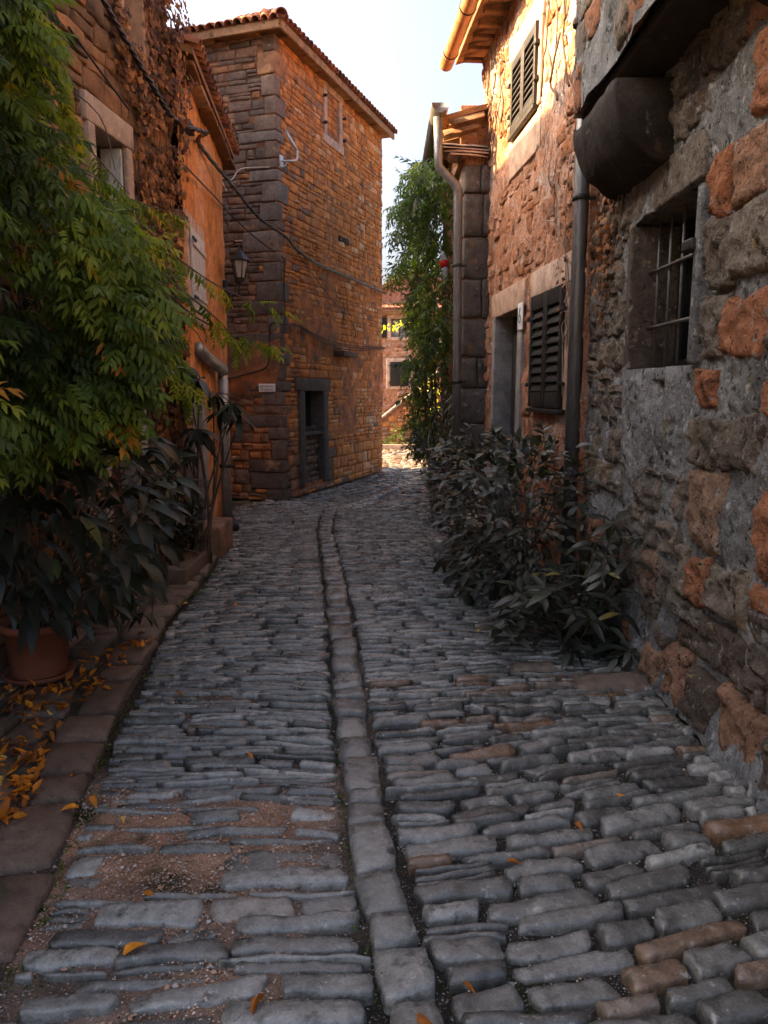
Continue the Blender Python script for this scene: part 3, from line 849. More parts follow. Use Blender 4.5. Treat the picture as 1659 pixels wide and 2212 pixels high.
for k in range(26):
    p0 = frR.w(np.array([.82 + rngt.random() * .64, 1.0, -.08 + rngt.uniform(-.04, .04)]))
    tube(mb, [p0, p0 + V3(rngt.uniform(-.03, .03), rngt.uniform(-.03, .03), rngt.uniform(.04, .08)), p0 + V3(rngt.uniform(-.07, .07), rngt.uniform(-.07, .07), rngt.uniform(.05, .1))], [.004, .003, .001], 4)
o = mb.build('dry_plants', M['stem_grey'], None); tag(o, 'tangle of dry stems on the ledge of the low tower window', 'dry plants')
mb = MB(); cbox(mb, frR, 2.02, 2.72, 2.22, 2.31, -.02, .2, .012, (.2,) * 3, .01, 4); mb.build('projecting_ledge', M['brownwood'], tower)
mb = MB(); cbox(mb, frR, 2.3, 2.75, 4.15, 4.25, -.02, .016, .004, (0,) * 3); mb.build('wall_slot', M['dark'], tower)
# window high on the left face, its dark shutter standing open
a, b, c, d = smallwin
for (x0, x1, z0, z1, nm) in [(b - .12, b, c, d, 'window_jamb'), (a, a + .12, c, d, 'window_jamb'), (a - .05, b + .05, c - .1, c, 'window_sill')]:
    mb = MB(); cbox(mb, frL, x0, x1, z0, z1, -.1, .03, .01, (.8,) * 3, .006, 11); mb.build(nm, M['dressed'], tower)
mb = MB(); cbox(mb, frL, a + .12, b - .12, c, d, -.12, -.1, .0); mb.build('window_pane', M['pane_pale'], tower)
mb = MB(); cbox(mb, frL, b - .16, b - .13, c + .05, d - .03, .0, .3, .006); mb.build('open_shutter', M['shutter'], tower)

# roof: hipped, boarded eave, half-round tiles
OV = .19
zc = TH + .02
def rp(u, w):                             # roof plan point: u along right face, w along left
    return C0 + UR * u + UL * w
e0, e1, e2, e3 = rp(-OV, -OV), rp(TR + OV, -OV), rp(TR + OV, TL + OV), rp(-OV, TL + OV)
rid0, rid1 = rp(1.6, TL / 2), rp(TR - 1.6, TL / 2)
zr = zc + .85
mb = MB()
v = np.array([[*e0, zc], [*e1, zc], [*e2, zc], [*e3, zc], [*rid0, zr], [*rid1, zr]])
v2 = np.vstack([v, v + V3(0, 0, .07)])
f = [[3, 2, 1, 0]] + [[a + 6 for a in fc] for fc in ([0, 1, 5, 4], [2, 3, 4, 5], [3, 0, 4], [1, 2, 5])] + [[0, 1, 7, 6], [1, 2, 8, 7], [2, 3, 9, 8], [3, 0, 6, 9]]
roof = mb.add(v2, [list(x) for x in f], (.5,) * 3).build('roof', M['eave'], tower, smooth=False)
for (A, B, nrm, L_) in [(e0, e1, -UL, TR + 2 * OV), (e0, e3, -UR, TL + 2 * OV)]:
    d = (B - A) / np.linalg.norm(B - A)
    n = int(L_ / .135)
    inward = -nrm
    for k in range(n):
        for r_ in range(3):
            off = .14 + r_ * .26
            s = (k + .5) * L_ / n
            if s < off * .8 and r_ > 0: continue
            base = A + d * s + nrm * .05 + inward * r_ * .26
            p = V3(*base, zc + .055 + r_ * .26 * .42 + rngt.uniform(-.006, .006))
            dd = V3(*inward, .42) + V3(*d, 0) * rngt.gauss(0, .02)
            mb = MB(); barrel_tile(mb, p, dd, V3(0, 0, 1), .36, .072, .06, (rngt.uniform(0, 1),) * 3)
            mb.build('roof_tile', M['tile'], tower)
hip = (V3(*rid0, zr) - V3(*e0, zc)); hl = np.linalg.norm(hip)
for k in range(6):
    mb = MB(); barrel_tile(mb, V3(*e0, zc + .1) + hip / hl * (k * .3 - .06), hip, V3(0, 0, 1), .36, .09, .075, (rngt.uniform(.2, 1),) * 3)
    mb.build('ridge_tile', M['tile'], tower)
# rafter ends / eave boards showing under the overhang
for (A, B, nrm, L_) in [(e0, e1, -UL, TR + 2 * OV), (e0, e3, -UR, TL + 2 * OV)]:
    d = (B - A) / np.linalg.norm(B - A)
    n = int(L_ / .62)
    fr = Fr((*(A - nrm * .0), zc), d, (*nrm, 0))
    mb = MB(); cbox(mb, fr, .02, L_ - .02, -.05, .05, -.03, .012, .006, (.75,) * 3, .006, 2); mb.build('fascia_board', M['eave'], tower)
    for k in range(1, n):
        s = k * L_ / n
        mb = MB(); cbox(mb, fr, s - .29, s + .29, -.045 + rngt.uniform(0, .012), .0, -OV, -.035, .008, (rngt.uniform(.2, .8),) * 3, .006, k); mb.build('eave_slab', M['eave'], tower)

# ---------------------------------------------------------------- orange plastered house (left, beyond the ivy house)
UO = V3(-.076, 1.); UO /= np.linalg.norm(UO)
OB = V3(-1.868, 7.45)                      # near end of its street wall
frO = Fr((*OB, 0), UO)                     # u away from the camera, n into the lane
OW, OH = 3.06, 4.61
ora = thing('orange_house', (*OB, 0), 'low house with rough orange plaster and a jutting roof edge beside the tower', 'house')
rngo = random.Random(5)
ow = (*sorted((frO.px(398, 480)[0], frO.px(436, 500)[0])), 2.42, 3.22)
ow = (.2, 1.02, 2.42, 3.2)
od = (.18, .62, 0., 1.62)
slab_body('core', [OB + UO * .08 + V3(-.3, 0), OB + UO * (OW - .02) + V3(-.3, 0), OB + UO * (OW - .02) + V3(-4, 0), OB + UO * .08 + V3(-4, 0)], 0, OH, M['dark'], ora)
hf_wall('wall', frO, OW, OH, .028, [ow, od], M['orange'], ora, .016, 3.2, 5, 80)
frOe = Fr((*(OB + UO * OW), 0), (-1, -.0), (0, 1, 0))
hf_wall('end_wall', frOe, 3.8, OH, .12, [], M['orange'], ora, .01, 3., 3, 81)
# window with weathered white shutters
a, b, c, d = ow
for (x0, x1, z0, z1, nm) in [(a - .1, a, c - .08, d + .1, 'window_jamb'), (b, b + .1, c - .08, d + .1, 'window_jamb'), (a - .14, b + .14, d, d + .12, 'window_lintel'), (a - .14, b + .14, c - .12, c, 'window_sill')]:
    mb = MB(); cbox(mb, frO, x0, x1, z0, z1, -.15, .028, .012, (.9,) * 3, .006, 21); mb.build(nm, M['dressed'], ora)
for s in (0, 1):
    x0 = a + s * (b - a) / 2
    mb = MB()
    for k in range(4):
        w_ = (b - a) / 8
        cbox(mb, frO, x0 + k * w_ + .004, x0 + (k + 1) * w_ - .004, c + .01, d - .01, .03, .05, .004)
    sh = mb.build('shutter_leaf', M['whitewood'], ora)
    for z in (c + .15, d - .15):
        mb = MB(); cbox(mb, frO, x0 + .01, x0 + (b - a) / 2 - .01, z - .025, z + .025, .05, .066, .004); mb.build('batten', M['whitewood'], sh)
for z in (c + .12, d - .12):
    mb = MB(); cbox(mb, frO, a - .08, a + .12, z - .012, z + .012, .066, .082, .003); mb.build('strap_hinge', M['iron'], ora)
mb = MB(); cbox(mb, frO, a, b, c, d, -.16, -.12, 0); mb.build('window_recess', M['dark'], ora)
# doorway with dressed jambs
a, b, c, d = od
for (x0, x1, z0, z1, nm) in [(a - .17, a, 0, d, 'door_jamb'), (b, b + .22, 0, d, 'door_jamb'), (a - .22, b + .28, d, d + .17, 'door_lintel')]:
    mb = MB(); cbox(mb, frO, x0, x1, z0, z1, -.22, .035, .012, (.25 if nm == 'door_jamb' else .85,) * 3, .008, 22); mb.build(nm, M['dressed'], ora)
mb = MB()
for k in range(4): cbox(mb, frO, a + k * (b - a) / 4 + .004, a + (k + 1) * (b - a) / 4 - .004, .02, d - .01, -.2, -.17, .006)
dr = mb.build('door', M['doorwood'], ora)
mb = MB(); cbox(mb, frO, b - .06, b - .03, .85, .95, -.17, -.13, .006); mb.build('handle', M['iron'], dr)
# roof edge
ro = MB()
fe = Fr((*(OB + UO * -.05), OH), UO)
OL = OW + .12
v = np.array([[0, 0, .16], [OL, 0, .16], [OL, 1.2, -3.6], [0, 1.2, -3.6], [0, .06, .16], [OL, .06, .16], [OL, 1.29, -3.6], [0, 1.29, -3.6]])
rfo = ro.add(fe.w(v), [[0, 1, 2, 3], [7, 6, 5, 4], [0, 4, 5, 1], [1, 5, 6, 2], [2, 6, 7, 3], [3, 7, 4, 0]]).build('roof', M['eave'], ora, smooth=False)
k = 0
while k * .15 < OL:
    for r_ in range(2):
        mb = MB(); barrel_tile(mb, fe.w(np.array([k * .15 + .07, .08 + r_ * .08 + rngo.uniform(-.006, .006), .21 - r_ * .26])), fe.w(np.array([0, .31, -1.])) - fe.O, V3(0, 0, 1), .36, .078, .062, (rngo.random(),) * 3)
        mb.build('roof_tile', M['tile'], ora)
    k += 1
for k in range(6):
    mb = MB(); s = .1 + k * .58
    cbox(mb, fe, s, s + .5, -.05, -.005, -.05, .145, .012, (rngo.random(),) * 3, .012, k); mb.build('eave_slab', M['eave'], ora)

# ---------------------------------------------------------------- ivy-covered stone house (left, near)
UI = V3(.1, 1.); UI /= np.linalg.norm(UI)
IB = V3(-2.68 + .1 * .4, .4)
frI = Fr((*IB, 0), UI)
IW, IH = 7.09, 5.8
ivyh = thing('ivy_house', (*(IB + UI * 5), 0), 'tall dark stone house overgrown with dry brown ivy on the left', 'house')
rngi = random.Random(6)
i0, i1 = frI.px(196, 300)[0], frI.px(262, 300)[0]
iw = (i0, i1, 2.7, 3.52)
iw2 = (frI.px(258, 20)[0], frI.px(296, 20)[0], 4.35, 5.2)
idr = (frI.px(228, 950)[0], frI.px(288, 950)[0], 0., 1.5)
slab_body('core', [IB + V3(-.3, 0), IB + UI * (IW - .03) + V3(-.3, 0), IB + UI * (IW - .03) + V3(-5, 0), IB + V3(-5, 0)], 0, IH, M['dark'], ivyh)
slab_body('side_wall', [IB + UI * (IW - .06) + V3(-.02, 0), IB + UI * IW + V3(-.02, 0), IB + UI * IW + V3(-5, 0), IB + UI * (IW - .06) + V3(-5, 0)], 0, IH, M['orange'], ivyh)
hf_wall('wall', frI, IW, IH, .05, [iw, iw2, idr], M['ivywall'], ivyh, .01, 4., 4, 90, None, -.012, None, 0., 0.)
ri = [r for r in clip_rects(courses(IW, IH, .1, .2, .16, .42, rngi), [(iw[0] - .14, iw[1] + .14, iw[2] - .12, iw[3] + .2), (iw2[0] - .1, iw2[1] + .1, iw2[2] - .1, iw2[3] + .1), (idr[0] - .12, idr[1] + .12, -1, idr[3] + .15)]) if r[0] > .6]
lay_stones(frI, ri, M['ivywall'], ivyh, lambda u, v: (min(1, max(0, rngi.gauss(.5, .22))),) * 3, lambda u, v: rngi.uniform(.004, .022), .007, 260, hgrid=(9, 8), jit=.02, rel=.014, seed0=9000, m=14., c=.1)
for (w_, mat_c) in ((iw, .55), (iw2, .7)):
    a, b, c, d = w_
    for (x0, x1, z0, z1, nm) in [(a - .11, a, c, d, 'window_jamb'), (b, b + .11, c, d, 'window_jamb'), (a - .14, b + .14, d, d + .19, 'window_lintel'), (a - .14, b + .14, c - .11, c, 'window_sill')]:
        mb = MB(); cbox(mb, frI, x0, x1, z0, z1, -.2, .045, .012, (mat_c,) * 3, .006, 23); mb.build(nm, M['dressed'], ivyh)
    mb = MB(); cbox(mb, frI, a, b, c, d, -.2, -.18, 0); mb.build('window_pane', M['pane'], ivyh)
a, b, c, d = iw
mb = MB(); cbox(mb, frI, b - .035, b - .005, c + .02, d - .02, -.16, .0, .004); mb.build('open_shutter', M['whitewood'], ivyh)
a, b, c, d = idr
mb = MB(); cbox(mb, frI, a, b, .02, d, -.16, -.12, .004); dd_ = mb.build('door', M['redwood'], ivyh)
for z in (.2, .62, 1.05):
    mb = MB(); cbox(mb, frI, a + .05, b - .05, z, z + .34, -.12, -.105, .008); mb.build('door_panel', M['redwood'], dd_)
for (x0, x1, z0, z1, nm) in [(a - .12, a, 0, d, 'door_jamb'), (b, b + .2, 0, d, 'door_jamb'), (a - .16, b + .24, d, d + .16, 'door_lintel')]:
    mb = MB(); cbox(mb, frI, x0, x1, z0, z1, -.18, .04, .012, (.3,) * 3, .008, 24); mb.build(nm, M['dressed'], ivyh)
fi = Fr((*IB, IH), UI)
v = np.array([[0, 0, .22], [IW + .1, 0, .22], [IW + .1, 1.2, -4.6], [0, 1.2, -4.6], [0, .1, .22], [IW + .1, .1, .22], [IW + .1, 1.3, -4.6], [0, 1.3, -4.6]])
MB().add(fi.w(v), [[0, 1, 2, 3], [7, 6, 5, 4], [0, 4, 5, 1], [1, 5, 6, 2], [2, 6, 7, 3], [3, 7, 4, 0]]).build('roof', M['eave'], ivyh, smooth=False)
# unseen block added behind the orange house to hold back the sun
back = ivyh
slab_body('sun_blocker_wall', [V3(-7.6, 7.6), V3(-4.6, 7.6), V3(-4.6, 12.3), V3(-7.6, 12.3)], 0, 7.2, M['orange'], back)
MB().add(np.array([[-7.8, 7.5, 7.2], [-4.4, 7.5, 7.2], [-4.4, 12.4, 7.2], [-7.8, 12.4, 7.2], [-6.1, 7.5, 7.7], [-6.1, 12.4, 7.7]]), [[0, 1, 4], [2, 3, 5], [1, 2, 5, 4], [3, 0, 4, 5], [0, 3, 2, 1]]).build('sun_blocker_roof', M['tile'], back, smooth=False)

slab_body('sun_blocker_top', [V3(-7.4, 10.7), V3(-4.55, 10.7), V3(-4.55, 12.35), V3(-7.4, 12.35)], 7., 7.75, M['orange'], back)  # added height that shades the top of the tower's left face

# ---------------------------------------------------------------- right house with the shutters
US = V3(-.076, 1.); US /= np.linalg.norm(US)
SB = V3(1.984 - .076 * 6.06, 6.06)
frS = Fr((*SB, 0), US, (-US[1], US[0], 0)) # u away from the camera, n into the lane
SW, SH = 4.05, 5.62
rh = thing('shuttered_house', (*SB, 0), 'pink brown stone and plaster house with black louvred shutters on the right', 'house')
rngs = random.Random(8)
def pS(u, v):
    p = on_pl(u, v, frS.O, frS.U); return frS.uv(p)[:2]
s1 = (.36, 1.33, 1.5, 2.5)                # lower shutters
s2 = (1.42, 2.36, 4.22, 4.92)             # upper shutters
sd = (1.9, 2.98, 0., 2.47)                # door
slab_body('end_wall', [SB + V3(.012, -.05), SB + V3(2., -.05), SB + V3(2., .0), SB + V3(.012, .0)], 0, SH, M['rwall'], rh)
slab_body('core', [SB + US * .02 + V3(.4, 0), SB + US * (SW - .02) + V3(.4, 0), SB + US * (SW - .02) + V3(5, 0), SB + US * .02 + V3(5, 0)], 0, SH, M['dark'], rh)
hf_wall('wall', frS, SW, SH, .024, [s1, s2, sd], M['rwall'], rh, .02, 4.2, 6, 95, lambda U, V, P: np.clip(.5 + .42 * fbm(P * .55 + 4, 4, 96) + .35 * np.clip((V - 3.9) / .5, 0, 1), 0, 1), gain=.62)  # tone made paler towards the top to strengthen the sun patch
rs = [r for r in clip_rects(courses(SW, SH, .12, .24, .16, .42, rngs), [(s1[0] - .12, s1[1] + .12, s1[2] - .1, s1[3] + .28), (s2[0] - .12, s2[1] + .12, s2[2] - .42, s2[3] + .2), (sd[0] - .2, sd[1] + .2, -1, sd[3] + .3)]) if rngs.random() < .62]
lay_stones(frS, rs, M['rwall'], rh, lambda u, v: (rngs.uniform(0, .62),) * 3, lambda u, v: rngs.uniform(.002, .022), .008, 300, (9, 8), (12, 10), jit=.03, rel=.02, seed0=12000, c=.2, m=9., back=.06)
def louvre_shutters(fr, rect, parent, n_slats, mat):
    a, b, c, d = rect
    w_ = (b - a) / 2
    for s in (0, 1):
        x0 = a + s * w_ + .004; x1 = a + (s + 1) * w_ - .004
        lf = MB()
        st = .055
        cbox(lf, fr, x0, x0 + st, c, d, .02, .06, .005); cbox(lf, fr, x1 - st, x1, c, d, .02, .06, .005)
        cbox(lf, fr, x0 + st, x1 - st, c, c + .13 * (d - c), .022, .056, .004); cbox(lf, fr, x0 + st, x1 - st, d - .13 * (d - c), d, .022, .056, .004)
        leaf = lf.build('shutter_leaf', mat, parent)
        z0, z1 = c + .135 * (d - c), d - .135 * (d - c)
        for k in range(n_slats):
            zc_ = z0 + (k + .5) * (z1 - z0) / n_slats; hh = (z1 - z0) / n_slats * .62
            vv_, ff_ = cbox_arr(x1 - x0 - 2 * st - .004, hh * 2, .012, .003)
            ca, sa = math.cos(.75), math.sin(.75)
            vv2 = np.stack([vv_[:, 0] + (x0 + x1) / 2, vv_[:, 1] * ca - vv_[:, 2] * sa + zc_, -vv_[:, 1] * sa * .55 - vv_[:, 2] * ca + .036], -1)
            MB().add(fr.w(vv2), ff_).build('slat', mat, leaf)
for (rect, ns) in ((s1, 9), (s2, 8)):
    louvre_shutters(frS, rect, rh, ns, M['shutter'])
    a, b, c, d = rect
    for (x0, x1, z0, z1, nm) in [(a - .09, a - .002, c - .02, d, 'window_jamb'), (b + .002, b + .1, c - .02, d, 'window_jamb'), (a - .12, b + .14, d + .002, d + .24, 'window_lintel')]:
        mb = MB(); cbox(mb, frS, x0, x1, z0, z1, -.15, .03, .014, (.9 if nm == 'window_lintel' else .8,) * 3, .008, 25); mb.build(nm, M['dressed'], rh)
    mb = MB(); cbox(mb, frS, a, b, c, d, -.1, -.06, 0); mb.build('window_recess', M['dark'], rh)
    mb = MB(); cbox(mb, frS, a - .02, b + .02, c - .05, c - .012, .005, .075, .006); mb.build('shutter_rail', M['shutter'], rh)
    for (x, z) in ((a - .04, c + .2), (a - .04, d - .2), (b + .04, c + .2), (b + .04, d - .2)):
        mb = MB(); cbox(mb, frS, x - .03, x + .03, z - .018, z + .018, .03, .075, .004); mb.build('shutter_hinge', M['iron'], rh)
a, b, c, d = s2
mb = MB(); cbox(mb, frS, a - .12, b + .12, c - .4, c - .06, -.1, .022, .01, (.8,) * 3, .01, 26); mb.build('plaster_apron', M['dressed'], rh)
# the doorway
a, b, c, d = sd
for (x0, x1, z0, z1, nm) in [(a - .16, a, 0, d, 'door_jamb'), (b, b + .14, 0, d, 'door_jamb'), (a - .22, b + .2, d, d + .26, 'door_lintel')]:
    mb = MB(); cbox(mb, frS, x0, x1, z0, z1, -.24, .034, .014, (.16 if nm == 'door_jamb' else .78,) * 3, .012, 27); mb.build(nm, M['dressed'], rh)
dm = None
for k in range(7):
    mb = MB(); w_ = (b - a) / 7
    cbox(mb, frS, a + k * w_ + .003, a + (k + 1) * w_ - .003, .02, d - .005, -.22, -.18, .006)
    mb.build('door_board', M['doorwood'], rh)
mb = MB(); cbox(mb, frS, a, b, 0, d, -.26, -.225, 0); mb.build('door_backing', M['dark'], rh)
# house number
pl_u = sd[0] - .15
mb = MB(); cbox(mb, frS, pl_u - .09, pl_u + .09, 2.24, 2.5, .036, .05, .006); plate = mb.build('house_number_plate', M['sign'])
tag(plate, 'small white house number plate on the door jamb', 'number plate')
def text_mesh(txt, size, fr, u, v, n, mat, parent, name, mirror=False):
    cu = bpy.data.curves.new(name, 'FONT'); cu.body = txt; cu.size = size; cu.extrude = .002; cu.align_x = 'CENTER'; cu.align_y = 'CENTER'
    tmp = bpy.data.objects.new('tmp', cu); COL.objects.link(tmp)
    dg = bpy.context.evaluated_depsgraph_get(); me = bpy.data.meshes.new_from_object(tmp.evaluated_get(dg))
    pts = np.array([q.co[:] for q in me.vertices]); fs = [list(p.vertices) for p in me.polygons]
    bpy.data.objects.remove(tmp)
    if mirror: pts[:, 0] *= -1
    w = fr.w(np.stack([pts[:, 0] + u, pts[:, 1] + v, pts[:, 2] + n], -1))
    return MB().add(w, fs).build(name, mat, parent, smooth=False)
text_mesh('6', .22, frS, pl_u, 2.37, .053, M['letter'], plate, 'numeral', True)
# eave, gutter
fs_ = Fr((*SB, SH), US, frS.N)
v = np.array([[-.02, 0, .32], [SW + .18, 0, .32], [SW + .18, 1.0, -3.4], [-.02, 1.0, -3.4], [-.02, .06, .32], [SW + .18, .06, .32], [SW + .18, 1.1, -3.4], [-.02, 1.1, -3.4]])
MB().add(fs_.w(v), [[3, 2, 1, 0], [4, 5, 6, 7], [1, 5, 4, 0], [2, 6, 5, 1], [3, 7, 6, 2], [0, 4, 7, 3]]).build('roof', M['eave'], rh, smooth=False)
k = 0
while k * .3 < SW:
    mb = MB(); cbox(mb, fs_, .05 + k * .3, .13 + k * .3, -.05, -.005, -.05, .26, .008, (rngs.random() * .5,) * 3, .006, k); mb.build('rafter_end', M['eave'], rh); k += 1
k = 0
while k * .17 < SW:
    mb = MB(); barrel_tile(mb, fs_.w(np.array([k * .17 + .06, .12, .4])), fs_.w(np.array([0, .27, -1.])) - fs_.O, V3(0, 0, 1), .36, .085, .07, (rngs.random(),) * 3); mb.build('roof_tile', M['tile'], rh); k += 1
gt = thing('bounce_tinted_gutter', fs_.w(np.array([2, -.05, .45])), 'half round eaves gutter tinted with warm bounce light below the roof of the shuttered house', 'gutter')
mb = MB(); ang = np.linspace(math.pi, 2 * math.pi, 12); rad = .085
for (r_, flip) in ((rad, 0), (rad - .006, 1)):
    rows = np.concatenate([fs_.w(np.stack([np.full(12, s), .02 + r_ * np.sin(ang), .43 + r_ * np.cos(ang)], -1)) for s in (-.02, SW + .22)])
    f = [[j, j + 1, 13 + j, 12 + j] for j in range(11)]
    mb.add(rows, f)
capv = fs_.w(np.stack([np.full(12, SW + .22), .02 + rad * np.sin(ang), .43 + rad * np.cos(ang)], -1))
mb.add(capv, [list(range(12))])
mb.build('trough', M['bounce_tint'], gt)
for s in (.6, 1.7, 2.8, 3.9):
    mb = MB(); tube(mb, fs_.w(np.stack([np.full(12, s), .02 + (rad + .006) * np.sin(ang), .43 + (rad + .006) * np.cos(ang)], -1)), .006, 6); mb.build('bracket', M['iron'], gt)

# ---------------------------------------------------------------- near right house, rubble and smeared mortar
NX = 1.6
frN = Fr((NX, 1.2, 0), (0, 1), (-1, 0, 0))
NW, NH = 4.84, 7.0
nh = thing('rubble_house', (NX, 4, 0), 'near rubble stone house with thick grey mortar and a barred window', 'house')
rngn = random.Random(9)
nw = (2.86, 3.84, 1.78, 2.68)
hf_wall('wall', frN, NW, 4.6, .0135, [nw], M['nearmortar'], nh, .026, 3.0, 6, 110, lambda U, V, P: np.clip(.5 + .34 * fbm(P * .8 + 2, 4, 111), 0, 1), -.005,
        gain=.66, cover=lambda U, V: .026 * np.clip((U - 2.7) / .4, 0, 1) + .1 * np.clip((.42 - V) / .42, 0, 1) ** 1.5 + .02 * vnoise(np.stack([np.asarray(U, float) * 2.2, np.asarray(V, float) * 2.2, 0 * np.asarray(U, float)], -1), 112))
hf_wall('upper_wall', frN, NW, NH, .06, [], M['nearmortar'], nh, .02, 3.4, 4, 110, None, -.01, None, 4.55)
slab_body('core', [V3(NX + .4, 1.2), V3(6, 1.2), V3(6, 6.02), V3(NX + .4, 6.02)], 0, NH, M['dark'], nh)
slab_body('end_wall', [V3(NX + .01, 5.98), V3(6, 5.98), V3(6, 6.04), V3(NX + .01, 6.04)], 0, NH, M['nearmortar'], nh)
MB().add(np.array([[1.3, 1, NH], [6.2, 1, NH], [6.2, 6.1, NH], [1.3, 6.1, NH], [1.3, 1, NH + .1], [6.2, 1, NH + 1.2], [6.2, 6.1, NH + 1.2], [1.3, 6.1, NH + .1]]), [[3, 2, 1, 0], [4, 5, 6, 7], [0, 1, 5, 4], [1, 2, 6, 5], [2, 3, 7, 6], [3, 0, 4, 7]]).build('roof', M['eave'], nh, smooth=False)
rn = courses(2.84, 4.4, .24, .42, .22, .5, rngn, split=.15) + [(a_ + 2.84, b_ + 2.84, c_, d_) for a_, b_, c_, d_ in courses(NW - 2.84, 4.4, .14, .3, .15, .4, rngn, split=.3)]
rn = [r for r in clip_rects(rn, [(nw[0] - .14, nw[1] + .1, nw[2] - .02, nw[3] + .28), (2.75, 3.95, 1.2, 1.8)]) if r[0] > .02]
def keepN(r):
    u = (r[0] + r[1]) / 2
    return rngn.random() < (.95 if u < 2.7 else .8)
rn = [r for r in rn if keepN(r)]
def tN(u, v):
    if u < 2.84: t_ = rngn.choice([.66, .7, .74, .8, .62, .42, .3, .2])
    else: t_ = rngn.choice([.1, .2, .3, .35, .42, .5])
    if v < .7: t_ = rngn.choice([.05, .12, .3, .6, .7])
    return (min(1, max(0, t_ + rngn.uniform(-.05, .05))),) * 3
lay_stones(frN, rn, M['nearstone'], nh, tN, lambda u, v: rngn.uniform(.024, .046) + .1 * max(0, (.42 - v) / .42) ** 1.5, .006, 300, (18, 16), (22, 20), jit=.032, rel=.024, seed0=15000, c=.1, m=10., back=.03)
# window: lintel, jamb, deep reveal, bars
a, b, c, d = nw
mb = MB(); cbox(mb, frN, a - .06, b + .12, d, d + .25, -.35, .03, .02, (.3,) * 3, .016, 31); mb.build('window_lintel', M['nearstone'], nh)
mb = MB(); cbox(mb, frN, b, b + .12, c, d, -.35, .03, .016, (.08,) * 3, .016, 32); mb.build('window_jamb', M['nearstone'], nh)
mb = MB(); cbox(mb, frN, a - .08, a, c, d, -.35, .02, .016, (.4,) * 3, .02, 33); mb.build('window_jamb', M['nearmortar'], nh)
mb = MB(); cbox(mb, frN, a, b, c - .08, c - .0, -.35, .024, .02, (.5,) * 3, .012, 34); mb.build('window_sill', M['nearmortar'], nh)
mb = MB(); cbox(mb, frN, a, b, c, d, -.36, -.33, 0); mb.build('window_recess', M['dark'], nh)
for (x0, x1, z0, z1) in [(a, a + .06, c, d), (b - .06, b, c, d), (a + .06, b - .06, c, c + .06), (a + .06, b - .06, d - .06, d), ((a + b) / 2 - .03, (a + b) / 2 + .03, c + .06, d - .06)]:
    mb = MB(); cbox(mb, frN, x0, x1, z0, z1, -.3, -.26, .006); mb.build('window_frame', M['shutter'], nh)
mb = MB(); cbox(mb, frN, a + .06, b - .06, c + .06, d - .06, -.292, -.286, 0); mb.build('window_pane', M['pane'], nh)
gr = thing('window_grille', frN.w(np.array([(a + b) / 2, c, -.08])), 'iron bar grille set into the window of the rubble house', 'grille')
for k in range(5):
    x = a + (k + .5) * (b - a) / 5
    mb = MB(); tube(mb, [frN.w(np.array([x, c + .001, -.1])), frN.w(np.array([x, d - .001, -.1]))], .009, 8); mb.build('upright_bar', M['grille'], gr)
for z in (c + .26, c + .6):
    mb = MB(); tube(mb, [frN.w(np.array([a - .04, z, -.085])), frN.w(np.array([b + .0, z, -.085]))], .011, 8); mb.build('cross_bar', M['grille'], gr)
mb = MB(); cbox(mb, frN, a - .03, a + .1, c + .57, c + .63, -.07, .06, .012); mb.build('shutter_catch', M['iron'], gr)
# jettied upper storey on rounded corbels
JX, JY, JZ = 1.25, 5.42, 3.42
frJ = Fr((JX, 1.2, JZ), (0, 1), (-1, 0, 0))
hf_wall('jetty_wall', frJ, JY - 1.2, NH - JZ, .03, [], M['nearmortar'], nh, .02, 3.4, 5, 130, lambda U, V, P: np.clip(.42 + .3 * fbm(P * .8 + 2, 4, 131), 0, 1))
rj = [r for r in courses(JY - 1.2, 2.6, .16, .3, .2, .45, rngn) if r[0] > 1.6 and rngn.random() < .6]
lay_stones(frJ, rj, M['nearstone'], nh, lambda u, v: (rngn.choice([.1, .3, .45, .72]),) * 3, lambda u, v: rngn.uniform(.01, .03), .012, 300, (9, 8), jit=.03, rel=.014, seed0=16500, c=.25, m=6., back=.03)
mb = MB(); wbox(mb, JX + .05, NX + .01, 1.2, JY - .03, JZ - .035, JZ + .02, .015, (.15,) * 3, .012, 3); mb.build('jetty_beam', M['shade_stone'], nh)
mb = MB(); wbox(mb, JX + .002, NX + .02, JY - .05, JY - .001, JZ, NH, .0, (.5,) * 3); mb.build('jetty_end', M['nearmortar'], nh)
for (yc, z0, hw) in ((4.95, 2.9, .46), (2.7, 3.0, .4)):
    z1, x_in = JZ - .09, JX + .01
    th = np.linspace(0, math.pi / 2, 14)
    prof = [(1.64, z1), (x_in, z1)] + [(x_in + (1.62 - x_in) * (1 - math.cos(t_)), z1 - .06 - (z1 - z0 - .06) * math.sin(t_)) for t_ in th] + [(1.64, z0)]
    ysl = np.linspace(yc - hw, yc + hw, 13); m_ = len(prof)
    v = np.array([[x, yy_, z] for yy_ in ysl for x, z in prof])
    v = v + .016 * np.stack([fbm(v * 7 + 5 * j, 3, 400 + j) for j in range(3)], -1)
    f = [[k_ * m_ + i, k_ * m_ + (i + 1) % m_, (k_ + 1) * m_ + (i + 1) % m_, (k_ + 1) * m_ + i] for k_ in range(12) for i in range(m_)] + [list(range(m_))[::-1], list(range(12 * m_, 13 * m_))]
    MB().add(v, f, (.02,) * 3).build('corbel', M['shade_stone'], nh, smooth=True)

